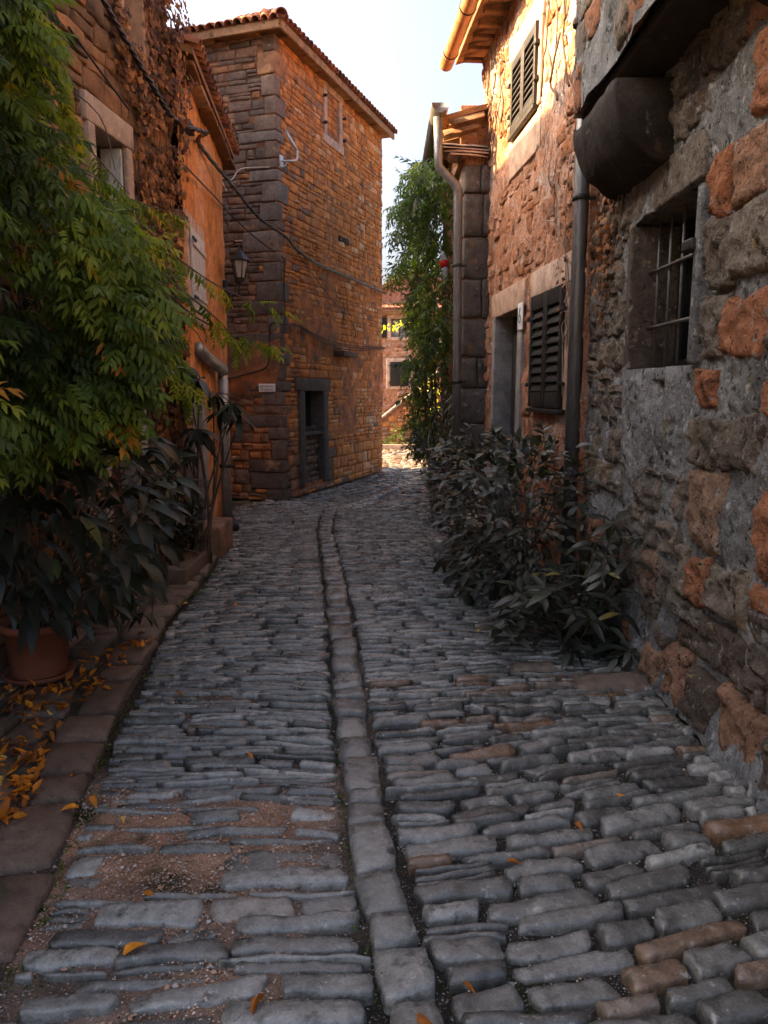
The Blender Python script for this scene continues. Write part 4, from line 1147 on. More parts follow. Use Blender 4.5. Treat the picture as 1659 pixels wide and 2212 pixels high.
# ---------------------------------------------------------------- corner house beyond, with quoined end wall
ch = thing('corner_house', (1.1, 9.8, 0), 'narrow dark stone end of a house jutting out behind the grey downpipe', 'house')
rngc = random.Random(12)
CXL, CY0 = .945, 9.62
slab_body('wall', [V3(CXL + .02, CY0 + .04), V3(4, CY0 + .04), V3(4, 13.2), V3(CXL + .02, 13.2)], 0, 4.36, M['rwall'], ch)
frC = Fr((CXL, CY0, 0), (1, 0), (0, -1, 0))
z = 0.; k = 0
while z < 4.3:
    h = min(rngc.uniform(.3, .5), 4.36 - z)
    if h < .1: break
    w_ = .335
    cut = rngc.choice([0, 0, .2, .24])
    for (x0, x1) in ([(0, w_)] if not cut else [(0, cut), (cut, w_)]):
        v, f = pillow((x1 - x0) / 2 - .004, h / 2 - .006, .03, 11, 11, .12, 10, .012, .01, 6, 500 + k, .3); k += 1
        MB().add(frC.w(v + V3((x0 + x1) / 2, z + h / 2, 0)), f, (rngc.uniform(.0, .4) + (.25 if z > 2.6 else 0),) * 3).build('quoin', M['quoin'], ch)
    z += h
for k in range(4):
    v, f = pillow(.24 + .03 * k, .2, .02, 9, 7, .3, 8, .03, .006, 6, 560 + k, .012)
    MB().add(v @ np.array([[1, 0, -.06], [0, 1, .03], [.06, 0, 1]]) + V3(1.0 - .035 * k, CY0 + .08, 4.37 + .036 * k), f, (rngc.uniform(.4, .8),) * 3).build('cap_slab', M['dressed'], ch)
mb = MB(); mb.add(np.array([[.66, 9.5, 4.72], [4, 9.5, 5.6], [4, 13.4, 5.6], [.66, 13.4, 4.72], [.66, 9.5, 4.78], [4, 9.5, 5.66], [4, 13.4, 5.66], [.66, 13.4, 4.78]]), [[3, 2, 1, 0], [4, 5, 6, 7], [0, 1, 5, 4], [1, 2, 6, 5], [2, 3, 7, 6], [3, 0, 4, 7]], (.6,) * 3)
mb.build('roof', M['eave'], ch, smooth=False)
mb = MB(); wbox(mb, .9, 1.6, 9.64, 13.2, 4.36, 4.95, .01, (.4,) * 3); mb.build('upper_wall', M['rwall'], ch)
for k in range(4):
    for (zz_, t_) in ((4.5, .3), (4.62, .7)):
        mb = MB(); barrel_tile(mb, V3(.7 + .06 * (zz_ > 4.55), 9.55 + k * .2, zz_ + .05), V3(1, 0, .26), V3(0, 0, 1), .42, .09, .075, (t_,) * 3); mb.build('roof_tile', M['eave'], ch)

# ---------------------------------------------------------------- houses across the square
fh = thing('far_house', (.4, 24, 0), 'pinkish stone house across the square with black shutters', 'house')
frFh = Fr((-3.5, 24, 0), (1, 0), (0, -1, 0))
rngf = random.Random(14)
def fx(x): return x + 3.5
fw1 = (fx(.19), fx(.75), 1.78, 2.5); fw2 = (fx(.22), fx(.72), 3.25, 3.8)
hf_wall('wall', frFh, 7.5, 3.95, .07, [fw1, fw2], M['rwall'], fh, .02, 3., 4, 120, lambda U, V, P: np.clip(.62 + .3 * fbm(P * .5, 3, 121), 0, 1))
rf = [r for r in clip_rects(courses(7.5, 3.95, .14, .26, .2, .5, rngf), [(fw1[0] - .2, fw1[1] + .2, fw1[2] - .2, fw1[3] + .2), (fw2[0] - .5, fw2[1] + .5, fw2[2] - .2, fw2[3] + .2)]) if 2.9 < r[0] < 5.2 and rngf.random() < .7]
lay_stones(frFh, rf, M['rwall'], fh, lambda u, v: (rngf.uniform(.4, 1.),) * 3, lambda u, v: rngf.uniform(.015, .035), .012, 300, seed0=18000)
slab_body('core', [V3(-3.4, 24.1), V3(4, 24.1), V3(4, 28), V3(-3.4, 28)], 0, 3.9, M['dark'], fh)
for (rect, nm) in ((fw1, 'lower'), (fw2, 'upper')):
    a, b, c, d = rect
    for (x0, x1, z0, z1, n_) in [(a - .13, a, c - .1, d + .12, 'window_jamb'), (b, b + .13, c - .1, d + .12, 'window_jamb'), (a, b, d, d + .12, 'window_lintel'), (a, b, c - .1, c, 'window_sill')]:
        mb = MB(); cbox(mb, frFh, x0, x1, z0, z1, -.1, .05, .01, (.95,) * 3); mb.build(n_, M['dressed'], fh)
a, b, c, d = fw1
for s in (0, 1):
    mb = MB(); w_ = (b - a) / 2; cbox(mb, frFh, a + s * w_ + .004, a + (s + 1) * w_ - .004, c, d, .05, .09, .008); mb.build('shutter_leaf', M['shutter'], fh)
for z in (c + .1, d - .1):
    mb = MB(); cbox(mb, frFh, a - .05, a + .03, z - .015, z + .015, .05, .1, .003); mb.build('shutter_hinge', M['iron'], fh)
a, b, c, d = fw2
mb = MB(); cbox(mb, frFh, a, b, c, d, -.08, -.06, 0); mb.build('window_pane', M['pane_pale'], fh)
for (x0, x1, z0, z1) in [(a, b, d - .18, d - .15), ((a + b) / 2 - .015, (a + b) / 2 + .015, c, d)]:
    mb = MB(); cbox(mb, frFh, x0, x1, z0, z1, -.06, -.03, .004); mb.build('glazing_bar', M['brownwood'], fh)
for (x0, x1) in ((a - .48, a - .14), (b + .14, b + .48)):
    mb = MB(); cbox(mb, frFh, x0, x1, c - .02, d + .02, .03, .07, .008); mb.build('shutter_leaf', M['shutter'], fh)
mb = MB(); wbox(mb, -3.6, 4.1, 23.72, 24.2, 3.92, 4.0, .01, (.8,) * 3); mb.build('cornice', M['eave'], fh)
mb = MB(); mb.add(np.array([[-3.6, 23.6, 4.02], [4.1, 23.6, 4.02], [4.1, 26, 4.35], [-3.6, 26, 4.35], [-3.6, 23.6, 4.08], [4.1, 23.6, 4.08], [4.1, 26, 4.42], [-3.6, 26, 4.42]]), [[3, 2, 1, 0], [4, 5, 6, 7], [0, 1, 5, 4], [1, 2, 6, 5], [2, 3, 7, 6], [3, 0, 4, 7]], (.6,) * 3); mb.build('roof', M['tile'], fh, smooth=False)
for k in range(30):
    mb = MB(); barrel_tile(mb, V3(-1.2 + k * .16, 23.55, 4.1), V3(0, 1, .14), V3(0, 0, 1), .5, .085, .07, (rngf.random(),) * 3); mb.build('roof_tile', M['tile'], fh)
gh = thing('gabled_house', (.8, 26.5, 0), 'stone gable end rising behind the tiled roof across the square', 'house')
mb = MB(); v = np.array([[-1.5, 26.5, 0], [3.6, 26.5, 0], [3.6, 26.5, 4.4], [1.05, 26.5, 5.55], [-1.5, 26.5, 4.2]]); v = np.vstack([v, v + V3(0, 4, 0)])
mb.add(v, [[0, 1, 2, 3, 4], [5, 9, 8, 7, 6], [0, 4, 9, 5], [1, 6, 7, 2]], (.5,) * 3); mb.build('wall', M['rwall'], gh, smooth=False)
for (p, q_) in (((-1.75, 4.09), (1.05, 5.57)), ((1.05, 5.57), (3.8, 4.3))):
    v = np.array([[p[0], 26.35, p[1]], [q_[0], 26.35, q_[1]], [q_[0], 30.6, q_[1]], [p[0], 30.6, p[1]]]); v = np.vstack([v, v + V3(0, 0, .1)])
    MB().add(v, [[3, 2, 1, 0], [4, 5, 6, 7], [0, 1, 5, 4], [1, 2, 6, 5], [2, 3, 7, 6], [3, 0, 4, 7]], (.7,) * 3).build('roof', M['tile'], gh, smooth=False)
# outside stair with a sloping parapet in front of it
st = thing('stair_parapet', (.4, 23, 0), 'sloping stone stair parapet in front of the far house', 'stair')
mb = MB(); v = np.array([[-.3, 22.9, 0], [2.6, 22.9, 0], [2.6, 22.9, 2.4], [1.9, 22.9, 2.4], [-.3, 22.9, .62]]); v = np.vstack([v, v + V3(0, .25, 0)])
mb.add(v, [[0, 1, 2, 3, 4], [9, 8, 7, 6, 5], [0, 4, 9, 5], [3, 2, 7, 8], [4, 3, 8, 9], [1, 6, 7, 2]], (.4,) * 3); mb.build('wall', M['mortar_t'], st, smooth=False)
frSt = Fr((-.3, 22.9, 0), (1, 0), (0, -1, 0))
rst = [r for r in courses(2.9, 2.3, .1, .2, .18, .45, rngf) if (r[3]) < .6 + .8 * r[0]]
lay_stones(frSt, rst, M['tower'], st, lambda u, v: (rngf.uniform(.3, .8),) * 3, lambda u, v: rngf.uniform(.015, .035), .012, 300, seed0=19000)
vv_, ff_ = cbox_arr(2.85, .07, .34, .015)
ang_ = math.atan2(1.78, 2.2); ca, sa = math.cos(ang_), math.sin(ang_)
MB().add(np.stack([vv_[:, 0] * ca - vv_[:, 1] * sa + .8, vv_[:, 2] + 23.02, vv_[:, 0] * sa + vv_[:, 1] * ca + 1.54], -1), ff_, (.5,) * 3).build('coping', M['dressed'], st, smooth=False)
mb = MB(); wbox(mb, -3, 3.2, 21.7, 21.85, -.05, .14, .02, (.8,) * 3, .01, 3)
tag(mb.build('bed_kerb', M['dressed']), 'low pale stone kerb of the planting bed below the stair', 'kerb')

# ---------------------------------------------------------------- pipes
def pipe_thing(name, label, pts, rad, mat, clips=(), n=30, smooth=False):
    t_ = thing(name, pts[-1], label, 'downpipe')
    mb = MB(); p = smooth_path(pts, n) if smooth else np.asarray(pts, float)
    tube(mb, p, rad, 16); mb.build('pipe', mat, t_)
    for c_ in clips:
        c_ = np.asarray(c_, float)
        mb = MB(); tube(mb, [c_ - V3(0, 0, .022), c_ - V3(0, 0, .018), c_ + V3(0, 0, .018), c_ + V3(0, 0, .022)], [rad + .002, rad + .011, rad + .011, rad + .002], 16); mb.build('clip', M['iron'], t_)
        mb = MB(); wbox(mb, c_[0] + rad, c_[0] + rad + .06, c_[1] - .012, c_[1] + .012, c_[2] - .012, c_[2] + .012, .003); mb.build('clip_arm', M['iron'], t_)
    return t_
pipe_thing('downpipe', 'tall dark downpipe between the barred window and the louvred shutters', [(1.46, 6.0, 5.6), (1.46, 6.0, 0.02)], .052, M['pipe'], [(1.46, 6.0, 3.06), (1.46, 6.0, 1.0)])
p1 = pipe_thing('downpipe', 'grey downpipe with an open hopper end in front of the corner house', [(.62, 9.42, 4.74), (.63, 9.42, 4.25), (.645, 9.42, 4.19), (.83, 9.4, 4.0), (.855, 9.4, 3.94), (.86, 9.4, 3.86), (.875, 9.38, 2.), (.89, 9.38, .02)], .052, M['pipe'], [(.866, 9.4, 3.1), (.878, 9.38, 1.75), (.884, 9.38, .9)])
mb = MB(); ang = np.linspace(math.pi, 2 * math.pi, 14)
rows = []
for (yy_, r_) in ((9.3, .1), (13.2, .1)):
    rows.append(np.stack([.64 + r_ * np.cos(ang), np.full(14, yy_), 4.86 + r_ * np.sin(ang)], -1))
mb.add(np.concatenate(rows), [[j, j + 1, 15 + j, 14 + j] for j in range(13)] + [list(range(14))])
mb.build('gutter', M['pipe'], p1, smooth=True)
pipe_thing('downpipe', 'pale grey downpipe with a slanting top on the orange house', [on_pl(428, 752, frO.O, frO.U, .04), on_pl(444, 770, frO.O, frO.U, .06), on_pl(482, 799, frO.O, frO.U, .08), (-1.915, 9.27, 1.75), (-1.91, 9.25, 1.2), (-1.905, 9.22, .03)], .062, M['pipe_pale'], [(-1.91, 9.24, .75)])

# ---------------------------------------------------------------- lantern
lp = V3(-2.06, 10.28, 2.92)
lan = thing('wall_lantern', lp, 'black six sided wall lantern on a curved arm in front of the tower', 'lantern')
frLn = Fr(lp, UO)
mb = MB(); cbox(mb, frLn, -.05, .05, -.13, .13, -.02, .035, .012); mb.build('wall_plate', M['iron'], lan)
lc = at_y(518, 580, 9.95)
th = np.linspace(0, 1, 18)
arm = smooth_path([lp + V3(.04, 0, .02), lp + V3(.1, -.08, -.1), (lp + lc) / 2 + V3(.0, -.02, -.2), lc + V3(-.03, .02, -.3), lc + V3(0, 0, -.16)], 24)
mb = MB(); tube(mb, arm, .013, 8); mb.build('arm', M['iron'], lan)
def hexring(r, z, rot=0): return [lc + V3(r * math.cos(math.pi / 3 * k + rot), r * math.sin(math.pi / 3 * k + rot), z) for k in range(6)]
def loft(rings, mat, name, parent, cap=True):
    n = 6; v = np.array([p for r in rings for p in r]); m_ = len(rings)
    f = [[i * n + j, i * n + (j + 1) % n, (i + 1) * n + (j + 1) % n, (i + 1) * n + j] for i in range(m_ - 1) for j in range(n)]
    if cap: f += [list(range(n))[::-1], [(m_ - 1) * n + j for j in range(n)]]
    return MB().add(v, f).build(name, mat, parent, smooth=False)
loft([hexring(.125, .09), hexring(.128, .1), hexring(.085, .15), hexring(.055, .19), hexring(.022, .215), hexring(.01, .26), hexring(.003, .275)], M['iron'], 'lamp_roof', lan)
loft([hexring(.012, -.2), hexring(.05, -.16), hexring(.062, -.12), hexring(.062, -.11)], M['iron'], 'lamp_base', lan)
loft([hexring(.054, -.11), hexring(.098, .09)], M['lampglass'], 'lamp_glass', lan)
for k in range(6):
    mb = MB(); tube(mb, [hexring(.06, -.112)[k], hexring(.104, .092)[k]], .0075, 6); mb.build('glazing_bar', M['iron'], lan)

# ---------------------------------------------------------------- cables and fittings
def cable(label, pts, rad, mat='cable', n=50, name='cable', twist=False):
    p = smooth_path(pts, n)
    mb = MB(); tube(mb, p, rad, 8)
    if twist:
        for ph in (0, 2.1, 4.2):
            a_ = np.linspace(0, n * .9, n) + ph
            off = np.stack([np.cos(a_), .3 * np.cos(a_), np.sin(a_)], -1) * rad * .75
            tube(mb, p + off, rad * .7, 6)
    o = mb.build(name, M[mat]); return tag(o, label, 'cable', 'overhead cables')
c1 = [frI.w(np.array([frI.px(u, v)[0], frI.px(u, v)[1], .12])) for (u, v) in [(170, -30), (235, 82), (300, 188), (352, 262)]] + [frO.w(np.array([frO.px(395, 285)[0], frO.px(395, 285)[1], .22]))]
cable('bundled pair of black cables running down the ivy covered wall', c1, .016, twist=True)
c2 = [c1[-1], at_y(432, 312, 8.6), at_y(500, 398, 9.8), at_y(560, 470, 10.7), frR.w(np.array([.05, frR.px(604, 512)[1], .1])), frR.w(np.array([.5, 3.72, .06])), frR.w(np.array([1.3, 3.62, .05])), frR.w(np.array([2.6, 3.6, .05])), frR.w(np.array([4.6, 3.55, .07]))]
cable('thick twisted black cable sagging from the timber bracket to the tower', c2, .017, twist=True, n=90)
cable('black cable leaving the tower edge towards the creeper', [c2[-1], at_y(850, 622, 15), at_y(905, 660, 13)], .012)
c4 = [frO.w(np.array([frO.px(u, v)[0], frO.px(u, v)[1], .05])) for (u, v) in [(378, 348), (425, 395), (458, 428)]] + [at_y(500, 466, 10.9), at_y(560, 520, 11.3), frR.w(np.array([.12, 3.52, .05]))]
cable('straight black cable from the orange wall to the tower corner', c4, .009)
cable('thin black cable running high beside the ivy window', [frI.w(np.array([*frI.px(u, v), .06])) for (u, v) in [(130, 60), (200, 155), (262, 236)]], .009)
for k, (dz, lab) in enumerate(((0, 'upper of the three brown cables strung along the tower wall'), (-.035, 'middle of the three brown cables strung along the tower wall'), (-.075, 'lowest of the three brown cables strung along the tower wall'))):
    cable(lab, [frR.w(np.array([.04, 2.6 + dz, .05])), frR.w(np.array([.5, 2.62 + dz * .3, .06])), frR.w(np.array([1.6, 2.47 + dz, .06])), frR.w(np.array([3., 2.44 + dz, .06])), frR.w(np.array([4.6, 2.5 + dz * .4, .06]))], .0075, 'brownwood')
cable('black cable dropping down the tower corner past the sign', [frR.w(np.array([.1, 3.52, .05])), frR.w(np.array([.06, 3.1, .05])), frR.w(np.array([.05, 2.62, .05])), frL.w(np.array([TL - .12, 2.6, .05])), frL.w(np.array([TL - .15, 2.2, .05])), frL.w(np.array([TL - .22, 1.98, .05])), frL.w(np.array([TL - .5, 1.9, .05])), frL.w(np.array([TL - .95, 1.8, .05]))], .011)
cable('dark cable looped loosely across the right face of the tower', [frR.w(np.array([.55, 3.66, .05])), frR.w(np.array([1.7, 3.2, .05])), frR.w(np.array([2.75, 2.85, .05])), frR.w(np.array([2.95, 2.6, .05])), frR.w(np.array([2.55, 2.44, .06]))], .006)
cable('thin white cable draped across the dark face of the tower', [frO.w(np.array([OW - .02, 4.2, .06])), at_y(478, 385, 11.2), at_y(500, 388, 11.35), at_y(520, 365, 11.4), frL.w(np.array([TL - .2, 4.75, .06])), frR.w(np.array([.1, 4.78, .05])), frR.w(np.array([.25, 4.9, .06]))], .006, 'cable_w')
cable('dark loop of cable hanging on the tower behind the lantern', [at_y(468, 470, 11.3), at_y(490, 482, 11.3), at_y(494, 462, 11.4), at_y(488, 440, 11.5)], .008)
cable('black cable crossing the jamb beside the pale downpipe', [frO.w(np.array([1.55, 1.1, .1])), frO.w(np.array([1.5, .75, .1])), frO.w(np.array([1.3, .62, .08])), frO.w(np.array([.7, .42, .06]))], .011)
cable('dark rod cable stretched past the gutter of the shuttered house', [at_y(954, 134, 10.3), at_y(978, 62, 9.5), at_y(1004, -20, 8.8)], .009)
# timber bracket with a loop of spare cable
bt = thing('cable_bracket', frO.w(np.array([.3, 4.1, .1])), 'dark timber bracket with a hanging loop of black cable', 'bracket')
b0 = frO.px(402, 255)
mb = MB(); wbox(mb, -2.3, -1.76, 7.52, 7.62, 3.98, 4.07, .008, (.3,) * 3, .004, 2); mb.build('beam', M['brownwood'], bt)
lcx = at_y(391, 297, 7.55)
th = np.linspace(0, 2 * math.pi, 30)
for k in range(3):
    mb = MB(); tube(mb, np.stack([lcx[0] + (.05 + .006 * k) * np.cos(th), lcx[1] + .012 * k + .02 * np.sin(th), lcx[2] - .01 + (.115 + .008 * k) * np.sin(th)], -1), .009, 8); mb.build('cable_loop', M['cable'], bt)
mb = MB(); wbox(mb, lcx[0] + .0, lcx[0] + .1, 7.5, 7.58, lcx[2] + .08, lcx[2] + .15, .015); mb.build('clamp', M['iron'], bt)
# antenna bracket
ab = thing('antenna_bracket', frR.w(np.array([.15, 4.85, 0.])), 'galvanised steel aerial arm on the tower near its corner', 'bracket')
mb = MB(); cbox(mb, frR, .06, .16, 4.78, 4.93, .0, .03, .004); mb.build('wall_plate', M['galv'], ab)
mb = MB(); tube(mb, smooth_path([frR.w(np.array([.12, 4.86, .02])), frR.w(np.array([.16, 4.86, .16])), frR.w(np.array([.2, 4.88, .22])), frR.w(np.array([.2, 5.0, .23]))], 20), .016, 10); mb.build('arm', M['galv'], ab)
pA, pB = frR.w(np.array([.2, 5.0, .23])), frR.w(np.array([.14, 5.27, .08]))
mb = MB(); tube(mb, [pA, pB], .02, 8); mb.build('boom', M['galv'], ab)
# street sign: two rows of worn, unreadable lettering
sp = frL.uv(on_pl(581, 838, frL.O, frL.U)); su, sv = sp[0], sp[1]
mb = MB(); cbox(mb, frL, su - .135, su + .135, sv - .06, sv + .06, .045, .07, .02); sg = mb.build('street_sign', M['sign'])
tag(sg, 'small white stone street sign with two worn lines of letters on the tower', 'sign')
rngl = random.Random(4)
for (row, words) in ((.022, [(-.11, -.055), (-.04, .02), (.038, .1)]), (-.026, [(-.095, -.06), (-.04, .025), (.04, .09)])):
    for (x0, x1) in words:
        mb = MB(); x = x0
        while x < x1:
            cbox(mb, frL, su + x, su + x + .005, sv + row - .012, sv + row + .012, .07, .0715, 0)
            if rngl.random() < .7: cbox(mb, frL, su + x, su + x + .011, sv + row + rngl.choice([-.012, 0, .008]), sv + row + rngl.choice([-.008, .004, .012]) + .004, .07, .0712, 0)
            x += .0135
        mb.build('worn_lettering', M['letter'], sg, smooth=False)
# red hanging lamp among the creeper
hb = at_y(958, 568, 10.2)
rb = thing('red_hanging_lamp', hb, 'red globe hanging lamp with grey cap and cloth among the creeper', 'lamp')
mb = MB(); lathe(mb, [(0, -.07), (.03, -.066), (.058, -.035), (.066, 0), (.055, .035), (.03, .058), (.0, .066)], hb, 20); mb.build('globe', M['red'], rb)
mb = MB(); lathe(mb, [(.062, .03), (.05, .055), (.02, .1), (.012, .14), (0, .145)], hb, 16); mb.build('cap', M['greycloth'], rb)
mb = MB(); lathe(mb, [(.0, -.05), (.03, -.06), (.04, -.1), (.036, -.2), (.02, -.28), (.0, -.285)], hb + V3(.02, -.03, 0), 14); mb.build('cloth', M['greycloth'], rb)
mb = MB(); tube(mb, [hb + V3(0, 0, .14), hb + V3(.02, .1, .55)], .004, 5); mb.build('cord', M['cable'], rb)

# ---------------------------------------------------------------- stones and blocks on the ground
def rock(name, c, s, seed, mat, label, cat, tone=.5, parent=None, group=None):
    bm = bmesh.new(); bmesh.ops.create_icosphere(bm, subdivisions=3, radius=1)
    v = np.array([q.co[:] for q in bm.verts]); f = np.array([[q.index for q in p.verts] for p in bm.faces]); bm.free()
    v = np.sign(v) * np.abs(v) ** .7
    v = v * (1 + .22 * fbm(v * 1.3 + seed * 9, 3, seed)[:, None]) * V3(*s)
    o = MB().add(v + V3(*c), [f], (tone,) * 3).build(name, mat, parent)
    return tag(o, label, cat, group) if label else o
rock('loose_rock', (.62, 7.75, .06), (.16, .13, .1), 1, M['cobble'], 'pale loose rock lying on the cobbles left of the shrub', 'rock', .75)
rock('loose_rock', (.84, 7.5, .04), (.1, .09, .08), 2, M['cobble'], 'dark loose rock close under the shrub edge', 'rock', .3)
rock('loose_rock', (.58, 7.36, .02), (.1, .06, .06), 3, M['cobble'], 'small dark rock in front of the pale rock', 'rock', .35)
mb = MB(); wbox(mb, .7, 1.32, 7.85, 8.9, -.02, .26, .02, (.5,) * 3, .012, 4); tag(mb.build('planter_trough', M['dressed']), 'low grey stone trough half hidden under the shrub', 'planter')
mb = MB(); wbox(mb, -1.9, -1.62, 7.5, 8.15, -.03, .3, .03, (.35,) * 3, .02, 6); tag(mb.build('stone_block', M['tower']), 'brown stone block at the foot of the orange house', 'stone block')
mb = MB(); wbox(mb, -2.05, -1.66, 6.3, 7.35, -.03, .17, .02, (.3,) * 3, .015, 7); tag(mb.build('door_step', M['flag']), 'low mossy stone step before the left doorway', 'step')
mb = MB(); lathe(mb, [(.0, .0), (.09, .0), (.11, .03), (.1, .09), (.06, .12), (.0, .12)], (-1.83, 9.0, 0), 14); tag(mb.build('drain_shoe', M['iron']), 'black clump of cast iron at the foot of the pale downpipe', 'drain shoe')
# inlaid slabs in the cobbles below the shrub
for (x, y, a, b, an, tn, lab) in [(1.3, 4.18, .24, .12, .12, .75, None), (.9, 4.4, .15, .07, .05, .9, None)]:
    v, f = pillow(a, b, .05, 11, 9, .2, 8, .02, .006, 5, 77 + int(a * 100), .03)
    ca, sa = math.cos(an), math.sin(an)
    MB().add(np.stack([x + v[:, 0] * ca - v[:, 1] * sa, y + v[:, 0] * sa + v[:, 1] * ca, v[:, 2] - .018], -1), f, (tn, .5, 0)).build('paving_slab', M['flag'], lane)

# ---------------------------------------------------------------- plants
def simple_leaf(L, W, curl=.25, fold=.25, seg=4, tip=.5):
    t_ = np.linspace(0, 1, seg + 1)
    w = W / 2 * np.sin(math.pi * np.clip(t_, 0.02, .985) ** tip) ** .8
    x = L * t_; z = -curl * L * t_ ** 2
    c_ = np.stack([x, 0 * x, z], -1); l_ = np.stack([x, w, z + fold * w], -1); r_ = np.stack([x, -w, z + fold * w], -1)
    v = np.concatenate([c_, l_, r_]); n = seg + 1
    f = [[i, i + 1, n + i + 1, n + i] for i in range(seg)] + [[2 * n + i, 2 * n + i + 1, i + 1, i] for i in range(seg)]
    return v, np.array(f)

def pinnate_leaf(L, pairs=5, ll=.08, lw=.03, curl=.35, rg=random):
    vs, fs, n = [], [], 0
    for k in range(pairs * 2 + 1):
        i = k // 2; term = k == pairs * 2
        s = .22 + .7 * i / max(pairs - 1, 1) if not term else .97
        sc = (.75 + .35 * math.sin(math.pi * (.2 + .65 * s))) * rg.uniform(.85, 1.12)
        v, f = simple_leaf(ll * sc, lw * sc, .3 + rg.uniform(-.1, .2), .3, 2, .6)
        side = 0 if term else (1 if k % 2 else -1)
        a = side * (1.05 - .35 * s) + rg.gauss(0, .08)
        dz = -.35 + rg.gauss(0, .15)
        ca, sa = math.cos(a), math.sin(a); cb, sb = math.cos(dz), math.sin(dz)
        R = np.array([[ca, -sa, 0], [sa, ca, 0], [0, 0, 1]]) @ np.array([[cb, 0, -sb], [0, 1, 0], [sb, 0, cb]])
        o = V3(L * s, 0, -curl * L * s * s)
        vs.append(v @ R.T + o); fs.append(f + n); n += len(v)
    t_ = np.linspace(0, .97, 5); wd = .0016
    c_ = np.stack([L * t_, 0 * t_, -curl * L * t_ ** 2], -1)
    vs.append(np.concatenate([c_ + V3(0, wd, 0), c_ - V3(0, wd, 0)])); fs.append(np.array([[i, i + 1, 6 + i, 5 + i] for i in range(4)]) + n)
    return np.concatenate(vs), np.concatenate(fs)

def ivy_leaf(s):
    out = np.array([[0, 0], [.35, .16], [.42, .5], [.62, .3], [1., 0], [.62, -.3], [.42, -.5], [.35, -.16]]) * s
    v = np.vstack([[[.45 * s, 0, .05 * s]], np.column_stack([out, -.12 * (np.abs(out[:, 1]) + out[:, 0] ** 2 / s)])])
    return v, np.array([[0, 1 + i, 1 + (i + 1) % 8] for i in range(8)])

def in_poly(u, v, poly):
    r = False; n = len(poly)
    for i in range(n):
        (x0, y0), (x1, y1) = poly[i], poly[(i + 1) % n]
        if (y0 > v) != (y1 > v) and u < (x1 - x0) * (v - y0) / (y1 - y0) + x0: r = not r
    return r

def sample_region(poly, y0, y1, n, rg, ok=lambda p: True, tries=30, dens=None):
    us = [p[0] for p in poly]; vs = [p[1] for p in poly]; out = []
    k = 0
    while len(out) < n and k < n * tries:
        k += 1
        u, v = rg.uniform(min(us), max(us)), rg.uniform(min(vs), max(vs))
        if not in_poly(u, v, poly): continue
        p = at_y(u, v, rg.uniform(y0, y1))
        if ok(p) and (dens is None or rg.random() < dens(u, v, p)): out.append(p)
    return out

def unit(v):
    v = np.asarray(v, float); return v / (np.linalg.norm(v) + 1e-9)

class Leaves:
    """many leaves of one plant: the largest in view as single parts, the rest joined"""
    def __init__(s, protos, mat, tones, name='leaf'):
        s.p, s.mat, s.tones, s.name = protos, mat, tones, name
        s.items = []
    def add(s, pos, d, nrm, sc, tone_i, pi):
        s.items.append((np.asarray(pos, float), unit(d), np.asarray(nrm, float), sc, tone_i, pi))
    def build(s, parent, n_ind):
        cam_p = V3(0, 0, CAM_H)
        s.items.sort(key=lambda q: np.linalg.norm(q[0] - cam_p) / q[3] + (50 if project(q[0])[0] < -60 else 0))
        cache = {}; rest = MB()
        for k, (pos, d, nr, sc, ti, pi) in enumerate(s.items):
            z = unit(nr - d * (nr @ d)); y = np.cross(z, d)
            R = np.stack([d, y, z], 1)
            v, f = s.p[pi]
            if k < n_ind:
                if (pi, ti) not in cache:
                    cache[(pi, ti)] = MB().add(v, [f], (s.tones[ti],) * 3).mesh(s.name, s.mat, (0, 0, 0))[0]
                o = bpy.data.objects.new(s.name, cache[(pi, ti)])
                link(o, parent, pos)
                o.rotation_mode = 'QUATERNION'; o.rotation_quaternion = Matrix(R.tolist()).to_quaternion(); o.scale = (sc,) * 3
            else:
                rest.add((v * sc) @ R.T + pos, [f], (s.tones[ti],) * 3)
        if rest.n: rest.build('foliage', s.mat, parent, kind='stuff')

def stems(parent, paths, mat, r0, r1, name='stem'):
    for p in paths:
        mb = MB(); q_ = smooth_path(p, 14); tube(mb, q_, np.linspace(r0, r1, 14), 6); mb.build(name, mat, parent)

def ivy_x(y): return -2.68 + .1 * y       # face of the ivy house

# wisteria over the near left wall
rw_ = random.Random(21)
wist = thing('wisteria', (ivy_x(4.6) + .1, 4.6, 0), 'big green wisteria with feathery leaves hanging over the lane on the left', 'climber')
WL = Leaves([pinnate_leaf(.21, 5, .066, .026, c_, rw_) for c_ in (.15, .35, .5, .25)] + [pinnate_leaf(.16, 4, .07, .03, .4, rw_)], M['wist'], [.05, .18, .3, .42, .52, .62, .74, .86, .94, 1.])
wpoly = [(-60, -60), (60, -60), (75, 60), (80, 180), (90, 290), (110, 360), (200, 420), (270, 470), (320, 540), (335, 620), (325, 700), (300, 780), (270, 850), (240, 910), (170, 960), (100, 940), (40, 980), (-60, 1010)]
pts = sample_region(wpoly, 3.1, 5.7, 2300, rw_, lambda p: p[0] > ivy_x(p[1]) + .08, dens=lambda u, v, p: (1. if float(fbm(p * 3.2, 2, 141)) > .0 else .04) * min(1., .4 + .6 * (p[0] - ivy_x(p[1]))))
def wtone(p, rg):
    n_ = float(fbm(p * 3.4, 3, 140)) + .75 * (p[0] + 1.55) + rg.gauss(0, .26)  # outer leaves yellower: young tips plus light painted into the tone
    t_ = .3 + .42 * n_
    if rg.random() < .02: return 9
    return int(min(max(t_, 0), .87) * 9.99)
for p in pts:
    d = unit([rw_.gauss(.75, .4), rw_.gauss(-.3, .5), rw_.gauss(-.3, .3)])
    WL.add(p, d, (rw_.gauss(.15, .35), rw_.gauss(-.35, .35), 1), rw_.uniform(.5, .98), wtone(p, rw_), rw_.randrange(5))
